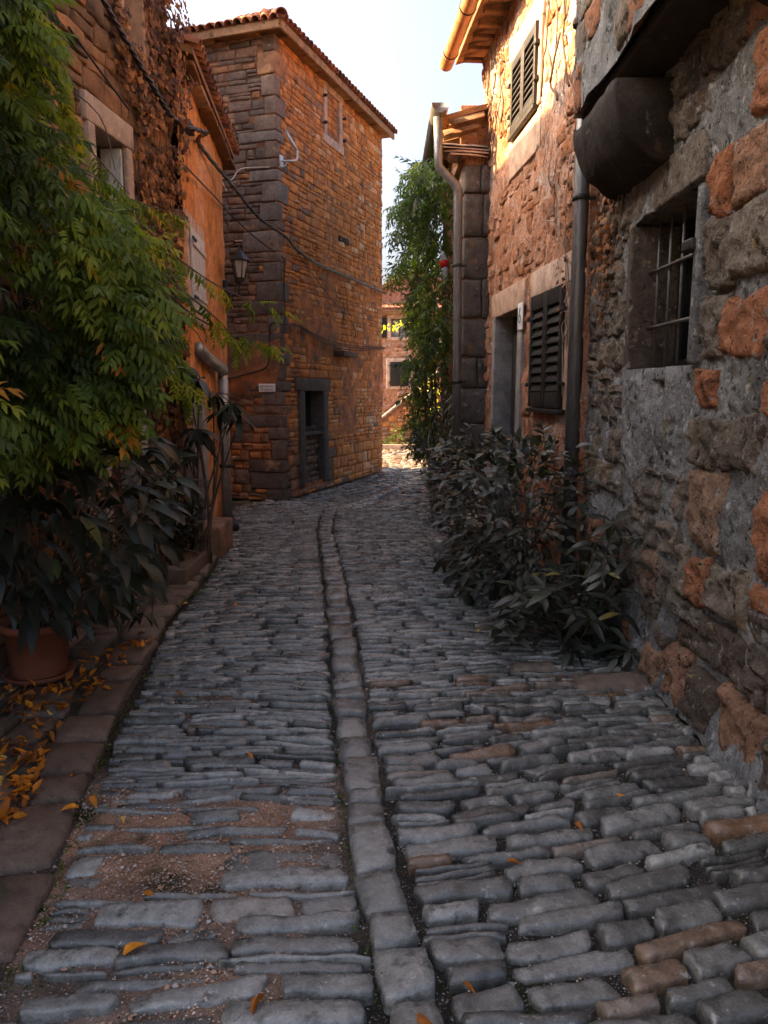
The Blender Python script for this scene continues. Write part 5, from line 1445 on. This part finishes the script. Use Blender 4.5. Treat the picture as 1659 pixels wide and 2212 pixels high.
for p in sample_region([(-480, -200), (-60, -200), (-60, 1000), (-480, 1000)], 2.3, 4.2, 700, rw_, lambda p: p[0] > ivy_x(p[1]) + .06, dens=lambda u, v, p: 1. if float(fbm(p * 3.2, 2, 141)) > .0 else .04):
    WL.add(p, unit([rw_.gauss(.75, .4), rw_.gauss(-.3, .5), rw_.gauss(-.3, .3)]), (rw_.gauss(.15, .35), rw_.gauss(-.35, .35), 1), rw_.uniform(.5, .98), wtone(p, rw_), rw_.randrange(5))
canes = []
shoots = [[(90, 40, 3.8), (120, 120, 3.8), (135, 200, 3.8), (150, 260, 3.8)], [(60, 250, 3.6), (130, 320, 3.6), (180, 370, 3.6), (230, 395, 3.7)], [(230, 450, 4.3), (290, 490, 4.4), (340, 520, 4.5), (385, 560, 4.6)], [(260, 580, 4.3), (320, 630, 4.4), (360, 670, 4.5), (385, 720, 4.6)], [(220, 700, 3.9), (270, 800, 3.9), (285, 870, 3.9), (290, 930, 3.9)], [(300, 480, 4.6), (400, 570, 4.5), (500, 632, 4.6), (608, 668, 4.8)], [(330, 600, 4.5), (430, 690, 4.6), (540, 730, 4.9), (600, 748, 5.1)], [(210, 400, 4.2), (280, 430, 4.2), (340, 450, 4.3), (390, 470, 4.4)],
          [(240, 560, 4.0), (330, 690, 4.0), (380, 800, 4.1), (400, 860, 4.2)], [(60, 280, 4.2), (140, 370, 4.1), (220, 420, 4.2), (290, 450, 4.4)], [(330, 580, 4.4), (410, 640, 4.5), (480, 700, 4.7), (520, 750, 4.8)],
          [(60, 500, 3.6), (170, 640, 3.5), (240, 800, 3.5), (260, 900, 3.5)], [(30, 100, 4.3), (110, 230, 4.1), (200, 330, 4.0), (280, 420, 4.1)], [(150, 600, 3.8), (240, 760, 3.7), (270, 860, 3.7), (265, 945, 3.7)], [(300, 640, 4.2), (350, 720, 4.3), (390, 780, 4.4), (430, 850, 4.5)]]
for sh in shoots:
    pp = [at_y(*q_) for q_ in sh]; canes.append(pp)
    path = smooth_path(pp, 13)
    for i in range(2, 13):
        for s_ in ((1, -1) if i % 2 else (1,)):
            tn_ = unit(path[min(i + 1, 12)] - path[i - 1])
            WL.add(path[i], tn_ * .7 + V3(rw_.gauss(.1, .3), rw_.gauss(-.2, .3) * s_, -.35 + rw_.gauss(0, .25)), (rw_.gauss(0, .3), -.4, 1), rw_.uniform(.45, .72), min(8, max(3, int(rw_.gauss(6.3, 1.2)))), rw_.randrange(5))
for k in range(16):
    y_ = rw_.uniform(3.4, 6); z_ = rw_.uniform(1.5, 4.)
    a_ = V3(ivy_x(y_) + .08, y_, z_); b_ = a_ + V3(rw_.uniform(.3, .8), rw_.uniform(-.5, .2), rw_.uniform(-.3, .3))
    canes.append([a_, (a_ + b_) / 2 + V3(0, 0, .12), b_, b_ + V3(.1, -.05, -.3)])
stems(wist, canes, M['stem'], .007, .002, 'cane')
stems(wist, [[V3(ivy_x(4.9) + .1, 4.9, 0), V3(ivy_x(4.9) + .16, 4.85, .8), V3(ivy_x(4.7) + .1, 4.7, 1.8), V3(ivy_x(4.5) + .14, 4.5, 2.8), V3(ivy_x(4.6) + .1, 4.6, 4.)]], M['stem'], .035, .018, 'trunk')
WL.build(wist, 300)

# potted shrub with long dark leaves
rp_ = random.Random(22)
pc = V3(-2.0, 4.27, 0)
pot = thing('terracotta_pot', pc, 'round terracotta flower pot on a saucer by the left wall', 'flower pot')
mb = MB(); lathe(mb, [(.0, .03), (.145, .03), (.15, .045), (.178, .3), (.182, .3), (.194, .305), (.198, .325), (.194, .345), (.186, .35), (.172, .345), (.166, .3), (.0, .29)], pc, 40); mb.build('body', M['terracotta'], pot)
mb = MB(); lathe(mb, [(.0, .012), (.17, .012), (.185, .02), (.198, .045), (.192, .05), (.178, .03), (.0, .026)], pc, 40); mb.build('saucer', M['terracotta'], pot)
mb = MB(); lathe(mb, [(.0, .318), (.1, .315), (.168, .305)], pc, 24); mb.build('soil', M['soil'], pot)
LQ = [simple_leaf(.22, .072, c_, .22, 5, .75) for c_ in (.15, .35, .55)] + [simple_leaf(.17, .06, .3, .25, 5, .75)]
psh = thing('potted_shrub', pc + V3(0, 0, .31), 'dark shrub with long drooping leaves growing from the terracotta pot', 'shrub')
PL_ = Leaves(LQ, M['loquat'], [.05, .25, .45, .6, .8, .93])
ppoly = [(-40, 930), (60, 900), (200, 900), (320, 930), (385, 990), (390, 1080), (350, 1190), (330, 1260), (250, 1330), (150, 1340), (40, 1340), (-40, 1330)]
pts = sample_region(ppoly, 3.5, 5.0, 560, rp_, lambda p: p[0] > ivy_x(p[1]) + .05 and p[2] > .3)
for p in pts:
    o_ = unit(p - (pc + V3(0, 0, .8)))
    d = unit(o_ * .6 + V3(rp_.gauss(.25, .4), rp_.gauss(-.2, .4), rp_.gauss(-.35, .4)))
    PL_.add(p, d, (rp_.gauss(.1, .4), rp_.gauss(-.3, .4), 1), rp_.uniform(.5, .98), rp_.choices(range(6), [3, 5, 5, 3, 1, .3])[0], rp_.randrange(4))
stems(psh, [[pc + V3(rp_.uniform(-.06, .06), rp_.uniform(-.06, .06), .3), pc + (p - pc) * .4 + V3(0, 0, .2), p] for p in pts[::14]], M['stem'], .009, .003)
PL_.build(psh, 300)

# climbing broad-leaved plant beside the orange house
rc_ = random.Random(23)
clb = thing('climbing_shrub', (-1.72, 7.2, 0), 'leggy dark shrub with drooping leaf rosettes in front of the orange house door', 'shrub')
CL = Leaves(LQ, M['loquat'], [.05, .25, .45, .6, .8, .95])
ros = [(400, 790, 6.9, 15), (375, 815, 7.0, 10), (430, 820, 6.8, 12), (460, 850, 7.0, 9), (500, 870, 7.0, 12), (515, 900, 7.1, 6), (480, 885, 7.0, 8), (425, 925, 6.7, 16), (405, 970, 6.8, 8), (385, 860, 7.1, 9), (360, 960, 6.6, 8), (330, 1000, 6.4, 9), (390, 1040, 6.8, 8), (420, 1070, 7.0, 6), (350, 1090, 6.4, 9), (410, 1130, 7.0, 6), (370, 1170, 6.6, 8), (330, 1130, 6.2, 8), (300, 1050, 6.0, 9), (425, 1180, 7.1, 5), (300, 1190, 5.9, 9), (260, 1120, 5.6, 9)]
paths = []
for (u, v, y_, n_) in ros:
    c_ = at_y(u, v, y_)
    c_[0] = max(c_[0], (ivy_x(y_) if y_ < 7.4 else -1.85) + .12)
    if c_[2] < .25: c_[2] = .25
    b_ = V3(-1.75 + rc_.uniform(-.08, .1), 7.15 + rc_.uniform(-.15, .1), 0.)
    if y_ < 6.5: b_ = V3(-1.9, 6.1, 0)
    paths.append([b_, b_ * .6 + c_ * .4 + V3(rc_.uniform(-.08, .08), rc_.uniform(-.08, .08), .05), c_ - V3(0, 0, .05), c_])
    for k in range(n_):
        a_ = k * 2.4 + rc_.random()
        d = unit([math.cos(a_), math.sin(a_), rc_.gauss(-.55, .35)])
        CL.add(c_ + .02 * d, d, (rc_.gauss(0, .2), -.2, 1), rc_.uniform(.75, 1.15), rc_.choices(range(6), [3, 5, 5, 3, 1, .3])[0], rc_.randrange(4))
stems(clb, paths, M['stem'], .013, .004)
CL.build(clb, 300)
rg_ = random.Random(24)
gc = thing('ground_cover', (-1.95, 6.9, 0), 'low dark leafy ground cover at the foot of the left doorway', 'ground cover')
GCL = Leaves([simple_leaf(.05, .03, .2, .2, 2, .6)], M['shrub'], [.1, .4, .7])
for p in sample_region([(300, 1080), (425, 1080), (435, 1150), (400, 1180), (300, 1180)], 6.6, 7.5, 500, rg_, lambda p: p[0] > ivy_x(p[1]) + .02 and p[2] > .02):
    GCL.add(p, (rg_.gauss(0, 1), rg_.gauss(0, 1), rg_.gauss(0, .5)), (rg_.gauss(0, .4), -.3, 1), rg_.uniform(.8, 1.3), rg_.randrange(3), 0)
GCL.build(gc, 0)

# dry ivy over the left house
rv_ = random.Random(25)
ivy = thing('dry_ivy', (-1.95, 7.2, .4), 'dense dry brown ivy covering the end of the tall left house', 'climber')
IVL = Leaves([ivy_leaf(.085), ivy_leaf(.07)], M['ivy'], [.03, .15, .3, .42, .55, .68, .8, .93, 1.])
ipoly = [(225, -40), (384, -40), (402, 110), (396, 240), (385, 330), (372, 450), (376, 600), (392, 760), (392, 900), (372, 1010), (335, 1010), (315, 850), (318, 650), (300, 470), (275, 330), (285, 240), (240, 130)]
k = 0
while k < 2600:
    u, v = rv_.uniform(225, 402), rv_.uniform(-40, 1010)
    if not in_poly(u, v, ipoly): continue
    if float(fbm(np.array([u * .02, v * .02, 0.]), 2, 150)) < -.55: k += 1; continue
    fr = frI; a_, b_ = frI.px(u, v)
    if a_ > IW - .02: fr = frO; a_, b_ = frO.px(u, v)
    if fr is frI and (in_hole(a_, b_, [iw, iw2, (iw[0] - .14, iw[1] + .03, iw[2] - .1, iw[3] + .2), idr])): k += 1; continue
    p = fr.w(np.array([a_, b_, rv_.uniform(.03, .11)]))
    d = fr.w(np.array([rv_.gauss(0, .5), -1., rv_.gauss(.25, .25)])) - fr.O
    nn = fr.N + V3(rv_.gauss(0, .3), rv_.gauss(-.25, .3), rv_.gauss(.3, .3))
    IVL.add(p, d, nn, rv_.uniform(.6, 1.15), 8 if rv_.random() < .006 else min(7, max(0, int(rv_.gauss(3.4, 1.9)))), rv_.randrange(2)); k += 1
pth = []
for k in range(26):
    a_ = rv_.uniform(6.15, 7.); z_ = rv_.uniform(.3, 2.); q_ = []
    for j in range(6): q_.append(frI.w(np.array([min(a_, 7.05), z_, .03]))); a_ += rv_.gauss(0, .08); z_ += rv_.uniform(.35, .75)
    pth.append(q_)
stems(ivy, pth, M['stem'], .007, .003, 'vine')
IVL.build(ivy, 300)

# dry creeper on the right-hand houses
def wall_vine(name, label, fr, starts, seed, n_leaf, leaf_box, mat, r0=.006):
    rg = random.Random(seed)
    t_ = thing(name, fr.w(np.array([starts[0][0], starts[0][1], 0.])), label, 'climber')
    ps = []
    for (a_, z_, da, dz, n_) in starts:
        q_ = []
        for j in range(n_):
            q_.append(fr.w(np.array([a_, z_, .035 + .02 * rg.random()])))
            a_ += da + rg.gauss(0, .05); z_ += dz + rg.gauss(0, .05)
        if len(q_) > 2: ps.append(q_)
        for b_ in range(2):
            i = rg.randrange(1, len(q_) - 1); uu, vv_, _ = fr.uv(q_[i]); r = [q_[i]]
            for j in range(4): uu += rg.gauss(0, .07); vv_ += rg.gauss(dz * .6, .06); r.append(fr.w(np.array([uu, vv_, .04 + .03 * rg.random()])))
            ps.append(r)
    stems(t_, ps, mat, r0, .002, 'vine')
    LV = Leaves([ivy_leaf(.06), ivy_leaf(.045)], M['ivy'], [.1, .25, .4, .55, .7])
    for k in range(n_leaf):
        a_, z_ = rg.gauss(leaf_box[0], leaf_box[1]), rg.gauss(leaf_box[2], leaf_box[3])
        LV.add(fr.w(np.array([a_, z_, rg.uniform(.03, .08)])), fr.w(np.array([rg.gauss(0, .6), -1, rg.gauss(.3, .3)])) - fr.O, fr.N + V3(rg.gauss(0, .4), rg.gauss(0, .4), rg.gauss(.2, .4)), rg.uniform(.6, 1.2), rg.randrange(5), rg.randrange(2))
    LV.build(t_, 120)
wall_vine('bare_creeper', 'bare pale creeper stems beside the dark downpipe on the shuttered house', frS, [(.25, 2.4, .02, .12, 14), (.2, 2.0, .03, .13, 14), (.6, 2.9, .03, .1, 9), (.35, 2.9, -.01, .12, 9), (.5, 3.2, .06, .07, 9), (.3, 1.6, 0, .12, 10), (.8, 3.3, .05, .08, 8)], 31, 120, (.35, .14, 3.1, .4), M['stem_grey'])
wall_vine('bare_creeper', 'dark creeper stems streaking the sunlit top of the shuttered house', frS, [(3.6, 4.2, -.03, .11, 12), (3.2, 4.3, -.05, .1, 12), (2.8, 4.5, -.04, .1, 9), (3.8, 4.3, -.06, .1, 12), (1.2, 4.2, -.02, .11, 11), (.7, 4.0, 0, .12, 12), (.4, 4.0, .02, .12, 12), (3.4, 4.5, -.02, .1, 9)], 32, 70, (3.3, .35, 4.9, .25), M['stem'], .012)
wall_vine('bare_creeper', 'patch of dry brown creeper under the jetty of the rubble house', frN, [(4.45, 2.2, .0, .1, 9), (4.3, 2.3, 0, .09, 8), (4.6, 2.1, -.01, .11, 9)], 33, 330, (4.42, .13, 2.75, .26), M['stem'])

# the big dark shrub on the right
rs_ = random.Random(26)
shb = thing('dark_shrub', (1.15, 6.6, 0), 'large dense dark shrub under the louvred shutters', 'shrub')
SL = Leaves([simple_leaf(.12, .05, c_, .22, 3, .7) for c_ in (.1, .3, .5)], M['shrub'], [.05, .25, .45, .6, .75, .9])
spoly = [(930, 1000), (962, 950), (1010, 960), (1080, 935), (1150, 950), (1250, 955), (1285, 1000), (1290, 1150), (1280, 1300), (1200, 1370), (1080, 1300), (1000, 1280), (965, 1170), (950, 1090), (925, 1050)]
okS = lambda p: p[2] > .03 and p[0] < 1.95 - .076 * p[1] and not (p[1] < 6.05 and p[0] > 1.55)
pts = sample_region(spoly, 5.0, 8.3, 1500, rs_, okS, dens=lambda u, v, p: 1. if float(fbm(p * 3., 2, 180)) > -.15 else .12)
sc_ = V3(1.1, 6.6, .45)
for p in pts:
    o_ = unit((p - sc_) * V3(1.2, .5, 1))
    d = unit(o_ + V3(rs_.gauss(-.2, .5), rs_.gauss(-.3, .5), rs_.gauss(-.1, .4)))
    SL.add(p, d, (rs_.gauss(-.15, .35), rs_.gauss(-.35, .35), 1), rs_.uniform(.4, 1.2), rs_.choices(range(6), [3, 5, 6, 5, 3, 1.4])[0], rs_.randrange(3))
stems(shb, [[V3(rs_.uniform(.9, 1.35), rs_.uniform(5.6, 7.6), 0), (p + V3(1.15, 6.6, 0)) / 2, p] for p in pts[::50]], M['stem'], .009, .003)
for k in range(46):
    t0 = sample_region([(925, 1000), (960, 960), (1080, 945), (1250, 965), (1290, 1050), (1280, 1250), (1020, 1280), (960, 1150)], 5.4, 8.0, 1, rs_, okS)
    if not t0: continue
    t0 = t0[0]; dr_ = unit(V3(rs_.gauss(-.35, .4), rs_.gauss(-.4, .4), rs_.uniform(.1, .9)))
    pa = [t0 - dr_ * .2, t0, t0 + dr_ * .14, t0 + dr_ * .26 - V3(0, 0, .05)]
    if not all(okS(q_) for q_ in pa[1:]): continue
    stems(shb, [pa], M['stem'], .004, .002)
    q_ = smooth_path(pa, 10)
    for i in range(3, 10):
        for j in range(2):
            a_ = rs_.random() * 6.28
            SL.add(q_[i], dr_ * .6 + V3(math.cos(a_), math.sin(a_), .1), (rs_.gauss(0, .3), rs_.gauss(-.3, .3), 1), rs_.uniform(.5, .95), rs_.choices(range(6), [1, 3, 5, 6, 4, 2])[0], rs_.randrange(3))
SL.build(shb, 300)
fsh = thing('broad_leaf_shrub', (1.3, 4.9, 0), 'low shrub with long grey green leaves at the foot of the rubble wall', 'shrub')
FL = Leaves([simple_leaf(.2, .062, c_, .2, 5, .75) for c_ in (.15, .3, .5)], M['shrub'], [.2, .4, .55, .7, .85, 1.])
fpoly = [(1150, 1250), (1230, 1200), (1300, 1160), (1370, 1080), (1410, 1100), (1415, 1250), (1410, 1380), (1330, 1430), (1200, 1430), (1090, 1400), (1040, 1330), (1100, 1290)]
cen = sample_region(fpoly, 4.35, 5.5, 60, rs_, lambda p: p[2] > .06 and p[0] < 1.53)
for c_ in cen:
    for k in range(rs_.randrange(5, 9)):
        a_ = k * 2.4 + rs_.random()
        d = unit([math.cos(a_), math.sin(a_), rs_.gauss(-.1, .4)])
        p = c_ + .02 * d
        if p[0] + .15 * d[0] > 1.57: continue
        FL.add(p, d, (rs_.gauss(0, .2), -.25, 1), rs_.uniform(.55, 1.), rs_.choices(range(6), [4, 5, 5, 3, 1, .25])[0], rs_.randrange(3))
stems(fsh, [[V3(1.3 + rs_.uniform(-.15, .15), 4.9 + rs_.uniform(-.25, .25), 0), c_ * .5 + V3(.65, 2.45, 0.02), c_] for c_ in cen], M['stem'], .008, .003)
FL.build(fsh, 300)
# leaves hanging down the left end of the shrub
hl_ = thing('trailing_branch', (.72, 6.6, .2), 'trailing branch with large dark leaves at the left end of the shrub', 'branch')
HL = Leaves([simple_leaf(.2, .075, .3, .2, 5, .75)], M['loquat'], [.2, .5, .8, 1.])
for (u, v, y_) in [(985, 1110, 7.2), (1000, 1150, 7.1), (990, 1190, 7.0), (975, 1230, 6.9), (1005, 1220, 6.7), (985, 1270, 6.4), (1010, 1290, 6.2), (1040, 1260, 6.2), (960, 1240, 6.9), (1000, 1330, 5.8), (1020, 1180, 6.9), (1070, 1290, 6.0)]:
    p = at_y(u, v, y_); p[2] = max(p[2], .12)
    for j in range(3): HL.add(p, (rs_.gauss(-.3, .5), rs_.gauss(-.2, .5), -.8), (rs_.gauss(-.3, .4), -.8, .5), rs_.uniform(.6, 1.), rs_.choices(range(4), [5, 4, 2, .6])[0], 0)
stems(hl_, [[V3(1.0, 7.2, .4), at_y(985, 1110, 7.2), at_y(990, 1190, 7.0), at_y(1000, 1300, 6.2)], [V3(1.1, 6.5, .3), at_y(1040, 1260, 6.2), at_y(1005, 1290, 6.0)]], M['stem'], .008, .003)
HL.build(hl_, 60)

# oleander in front of the corner house
ol = thing('oleander', (.62, 9.3, 0), 'dark spiky oleander with narrow leaves beside the grey downpipe', 'shrub')
OLV = Leaves([simple_leaf(.2, .024, .15, .15, 3, .6), simple_leaf(.16, .02, .35, .15, 3, .6)], M['shrub'], [.1, .3, .5, .7])
ro_ = random.Random(27); paths = []
for k in range(17):
    tip = at_y(ro_.uniform(885, 975), ro_.uniform(840, 1030), ro_.uniform(8.9, 10.)); tip[2] = max(tip[2], .3)
    b_ = V3(.66 + ro_.uniform(-.1, .1), 9.3 + ro_.uniform(-.15, .15), 0)
    pa = [b_, (b_ + tip) / 2 + V3(.06, 0, .12), tip]; paths.append(pa)
    q_ = smooth_path(pa, 16)
    for i in range(5, 16):
        tn_ = unit(q_[i] - q_[i - 1])
        for j in range(3):
            a_ = ro_.random() * 6.28
            OLV.add(q_[i], tn_ * .8 + V3(math.cos(a_), math.sin(a_), .2) * .8, (ro_.gauss(0, .4), -.3, 1), ro_.uniform(.6, 1.05), ro_.randrange(4), ro_.randrange(2))
stems(ol, paths, M['stem'], .008, .003)
OLV.build(ol, 200)

# creeper tree hanging over the corner house
rt_ = random.Random(28)
crt = thing('creeper_tree', (.75, 11.5, 0), 'tall leafy climber spilling past the grey downpipe against the sky', 'tree')
CRL = Leaves([pinnate_leaf(.24, 4, .085, .034, c_, rt_) for c_ in (.2, .45)] + [simple_leaf(.1, .045, .3, .2, 2, .6)], M['creeper'], [.05, .2, .35, .5, .62, .75, .9, 1.])
cpoly = [(868, 375), (905, 350), (945, 330), (985, 380), (988, 970), (905, 975), (890, 900), (885, 800), (895, 720), (882, 660), (895, 610), (875, 590), (850, 612), (848, 590), (880, 540), (856, 500), (850, 440), (880, 420)]
okC = lambda p: not (p[0] > .9 and p[1] > 9.5) and p[2] > .1
def densC(u, v, p):
    e = 1.
    if u < 885 and v < 620: e = .6
    return e * (1 if float(fbm(p * 2.2, 2, 160)) > -.15 else .06)
for p in sample_region(cpoly, 9.9, 15.5, 2700, rt_, okC, 60, densC):
    d = unit([rt_.gauss(-.5, .5), rt_.gauss(-.2, .5), rt_.gauss(-.35, .45)])
    t_ = int(min(max(3.2 + 2.2 * float(fbm(p * 1.8, 2, 161)) + rt_.gauss(0, 1.2), 0), 7))
    CRL.add(p, d, (rt_.gauss(-.3, .4), rt_.gauss(-.3, .4), 1), rt_.uniform(.6, 1.1), t_, rt_.randrange(3))
for p in sample_region([(905, 775), (930, 765), (950, 850), (948, 905), (920, 895), (900, 850)], 17.2, 18.6, 160, rt_) + sample_region([(826, 702), (900, 672), (905, 690), (850, 712), (826, 716)], 17.3, 17.6, 34, rt_):
    CRL.add(p, (rt_.gauss(-.2, .6), rt_.gauss(0, .5), rt_.gauss(-.6, .4)), (rt_.gauss(-.3, .4), rt_.gauss(-.3, .4), 1), rt_.uniform(.8, 1.4), rt_.randrange(5, 8), 2)
stems(crt, [[V3(.72, 11.2, 0), V3(.74, 11.1, 1.2), V3(.7, 11., 2.6), V3(.72, 11., 4.4)], [V3(.72, 11.2, 0), V3(.6, 11, 1.2), V3(.55, 10.8, 2.2), V3(.3, 10.9, 3.3)], [V3(.8, 12.5, 0), V3(.75, 12.5, 2), V3(.5, 12.6, 3.6), V3(.3, 12.7, 4.4)], [V3(.6, 10.6, 2.2), V3(.45, 10.7, 3.1), V3(.2, 10.8, 3.2)]], M['stem'], .03, .006, 'trunk')
CRL.build(crt, 200)
stems(crt, [[at_y(826, 706, 17.4), at_y(860, 700, 17.4), at_y(905, 680, 17.4), V3(1.2, 17.4, 3.2)]], M['stem'], .008, .006, 'vine')
# planting bed under the far stair
hed = thing('low_hedge', (.4, 22.3, 0), 'low dark planting along the foot of the far stair', 'hedge')
HDL = Leaves([simple_leaf(.12, .06, .2, .2, 2, .6)], M['creeper'], [.05, .2, .35])
for k in range(900):
    x = rt_.uniform(-1.2, 2.2); h_ = .22 + .12 * math.sin(x * 7) + (.38 if abs(x - .42) < .16 else 0)
    HDL.add((x, rt_.uniform(22., 22.7), rt_.uniform(.02, max(h_, .1))), (rt_.gauss(0, 1), rt_.gauss(0, 1), rt_.gauss(.3, .5)), (rt_.gauss(0, .5), -.4, 1), rt_.uniform(.7, 1.2), rt_.randrange(3), 0)
HDL.build(hed, 0)

# seedling in the verge
sdl = thing('seedling', (-1.72, 4.85, .02), 'small bare stemmed seedling with drooping leaves growing in the verge', 'seedling')
b_ = V3(-1.72, 4.85, .0)
stems(sdl, [[b_, b_ + V3(.0, 0, .12), b_ + V3(.03, 0, .24), b_ + V3(.06, -.02, .34)], [b_ + V3(.01, 0, .16), b_ + V3(.08, 0, .2), b_ + V3(.15, 0, .22)]], M['stem'], .008, .003)
SDL = Leaves([simple_leaf(.16, .055, .4, .2, 5, .75)], M['loquat'], [.2, .5, .8])
for (dx, dz, n_) in ((.06, .34, 5), (.15, .22, 4), (.02, .25, 3)):
    for k in range(n_):
        a_ = k * 2.4 + dx * 9
        SDL.add(b_ + V3(dx, 0, dz), (math.cos(a_), math.sin(a_), -.55), (0, -.2, 1), rp_.uniform(.6, 1.), k % 3, 0)
SDL.build(sdl, 30)

# ---------------------------------------------------------------- fallen leaves
rf_ = random.Random(29)
fl_v = [simple_leaf(.06, .034, c_, f_, 4, .7) for c_, f_ in ((-.5, .9), (.45, 1.), (-.3, .5), (.6, -.6), (-.7, -.4), (.2, .7))]
fl_m = {}
def fallen(x, y, z, sc, ti, label, group):
    k = (rf_.randrange(6), ti)
    if k not in fl_m: fl_m[k] = MB().add(fl_v[k[0]][0], [fl_v[k[0]][1]], ([.1, .35, .55, .75, 1.][ti],) * 3).mesh('fallen_leaf', M['fallen'], (0, 0, 0))[0]
    o = bpy.data.objects.new('fallen_leaf', fl_m[k]); link(o, None, (x, y, z))
    o.rotation_euler = (rf_.gauss(0, .3), rf_.gauss(0, .3), rf_.random() * 6.28); o.scale = (sc,) * 3
    return tag(o, label, 'leaf', group)
drift = [(0, 1500), (150, 1475), (170, 1440), (260, 1400), (330, 1350), (335, 1390), (270, 1440), (240, 1480), (215, 1510), (150, 1540), (100, 1600), (95, 1700), (40, 1790), (0, 1790)]
k = 0
while k < 320:
    u, v = rf_.uniform(-5, 335), rf_.uniform(1350, 1800)
    if not in_poly(u, v, drift): continue
    d = ray(u, v); t_ = (.03 - CAM_H) / d[2]; x, y = d[0] * t_, d[1] * t_
    k += 1
    if float(fbm(np.array([x * 4, y * 4, 0.]), 2, 170)) < -.05 and rf_.random() < .75: continue
    if (x - pc[0]) ** 2 + (y - pc[1]) ** 2 < .22 ** 2: continue
    ti = rf_.choices(range(5), [3, 4, 5, 4, 1])[0]
    place = 'close beside the terracotta pot' if v < 1500 and u > 140 else ('on the flagstones in front of the terracotta pot' if v < 1570 else 'in the lower drift at the left picture edge')
    lab = ['dark brown', 'rust brown', 'deep orange', 'bright orange', 'pale yellow'][ti] + ' curled leaf lying ' + place
    fallen(x, y, float(und(x, y)) + rf_.uniform(.036, .055), rf_.uniform(.45, 1.05), ti, lab, lab)
for (u, v, sc, ti, lab) in [(378, 1497, 1.1, 3, 'bright orange leaf lying flat on the left cobbles'), (170, 1748, 1.3, 3, 'long yellow leaf by the lower left kerb stone'), (198, 1722, 1.0, 2, 'curled orange leaf just above the long yellow leaf'), (150, 1675, .9, 3, 'yellow leaf lying on a brown kerb stone'), (258, 1768, .7, 4, 'pale yellow leaf between two left cobbles'),
                            (330, 1932, .8, 2, 'small orange leaf between cobbles left of the gutter'), (268, 2065, 1.4, 3, 'large orange leaf near the bottom left'), (405, 1302, .8, 4, 'pale leaf on the mossy cobbles at left'), (512, 1308, .7, 3, 'yellow leaf on the cobbles nearest the gutter line at left'), (465, 1270, .6, 4, 'tiny pale leaf far up the left cobbles'),
                            (545, 1640, .7, 2, 'small orange leaf on a long slab left of the gutter'), (1035, 1350, 1.3, 4, 'yellow green leaf on the cobbles under the shrub'), (1095, 1860, 1., 1, 'brown leaf wedged beside a large right cobble'), (1243, 1770, .8, 1, 'brown leaf in the joint of the right cobbles'), (1330, 1710, .7, 3, 'small orange leaf among the right cobbles'), (905, 2190, 1.5, 1, 'large brown leaf on the lowest gutter stone'), (570, 2155, 1.2, 1, 'dark brown leaf in the gravel at the bottom'), (1000, 2120, .9, 1, 'brown leaf right of the lowest gutter stone'),
                            (790, 1130, .5, 4, 'tiny pale leaf far up the lane beside the gutter'), (655, 1262, .6, 2, 'tiny orange leaf left of the gutter halfway up the lane'), (640, 1480, .7, 2, 'orange leaf touching the gutter stones halfway down')]:
    d = ray(u, v); t_ = (.03 - CAM_H) / d[2]; x, y = d[0] * t_, d[1] * t_
    fallen(x, y, float(und(x, y)) + .03, sc * .85, ti, lab, None)

# moss and small weeds in the joints along the kerb and the walls
rm_ = random.Random(30)
wd = MB(); wl_v, wl_f = simple_leaf(.03, .007, .3, .3, 2, .6)
for k in range(2600):
    q_ = rm_.random(); y_ = .9 + rm_.random() ** 1.3 * 7
    if q_ < .55: x_ = float(lx(y_)) + rm_.gauss(0, .03)
    elif q_ < .7: x_ = float(lx(y_)) - .28 + rm_.gauss(0, .03)
    elif q_ < .85: x_ = 1.5 + rm_.gauss(0, .03)
    else: x_ = float(gx(y_)) - .095 + rm_.gauss(0, .008)
    if float(fbm(np.array([x_ * 3, y_ * 3, 0.]), 2, 190)) < -.05: continue
    a_ = rm_.random() * 6.28; e_ = rm_.uniform(.2, 1.3)
    d = V3(math.cos(a_) * math.cos(e_), math.sin(a_) * math.cos(e_), math.sin(e_)); z_ = unit(V3(-math.cos(a_) * math.sin(e_), -math.sin(a_) * math.sin(e_), math.cos(e_)))
    R = np.stack([d, np.cross(z_, d), z_], 1)
    wd.add((wl_v * rm_.uniform(.5, 1.3)) @ R.T + V3(x_, y_, float(und(x_, y_)) - .012), [wl_f], (rm_.choice([.1, .3, .5, .62]),) * 3)
tag(wd.build('joint_weeds', M['wist']), 'tiny green weeds and moss in the paving joints along the kerb', 'weeds', kind='stuff')
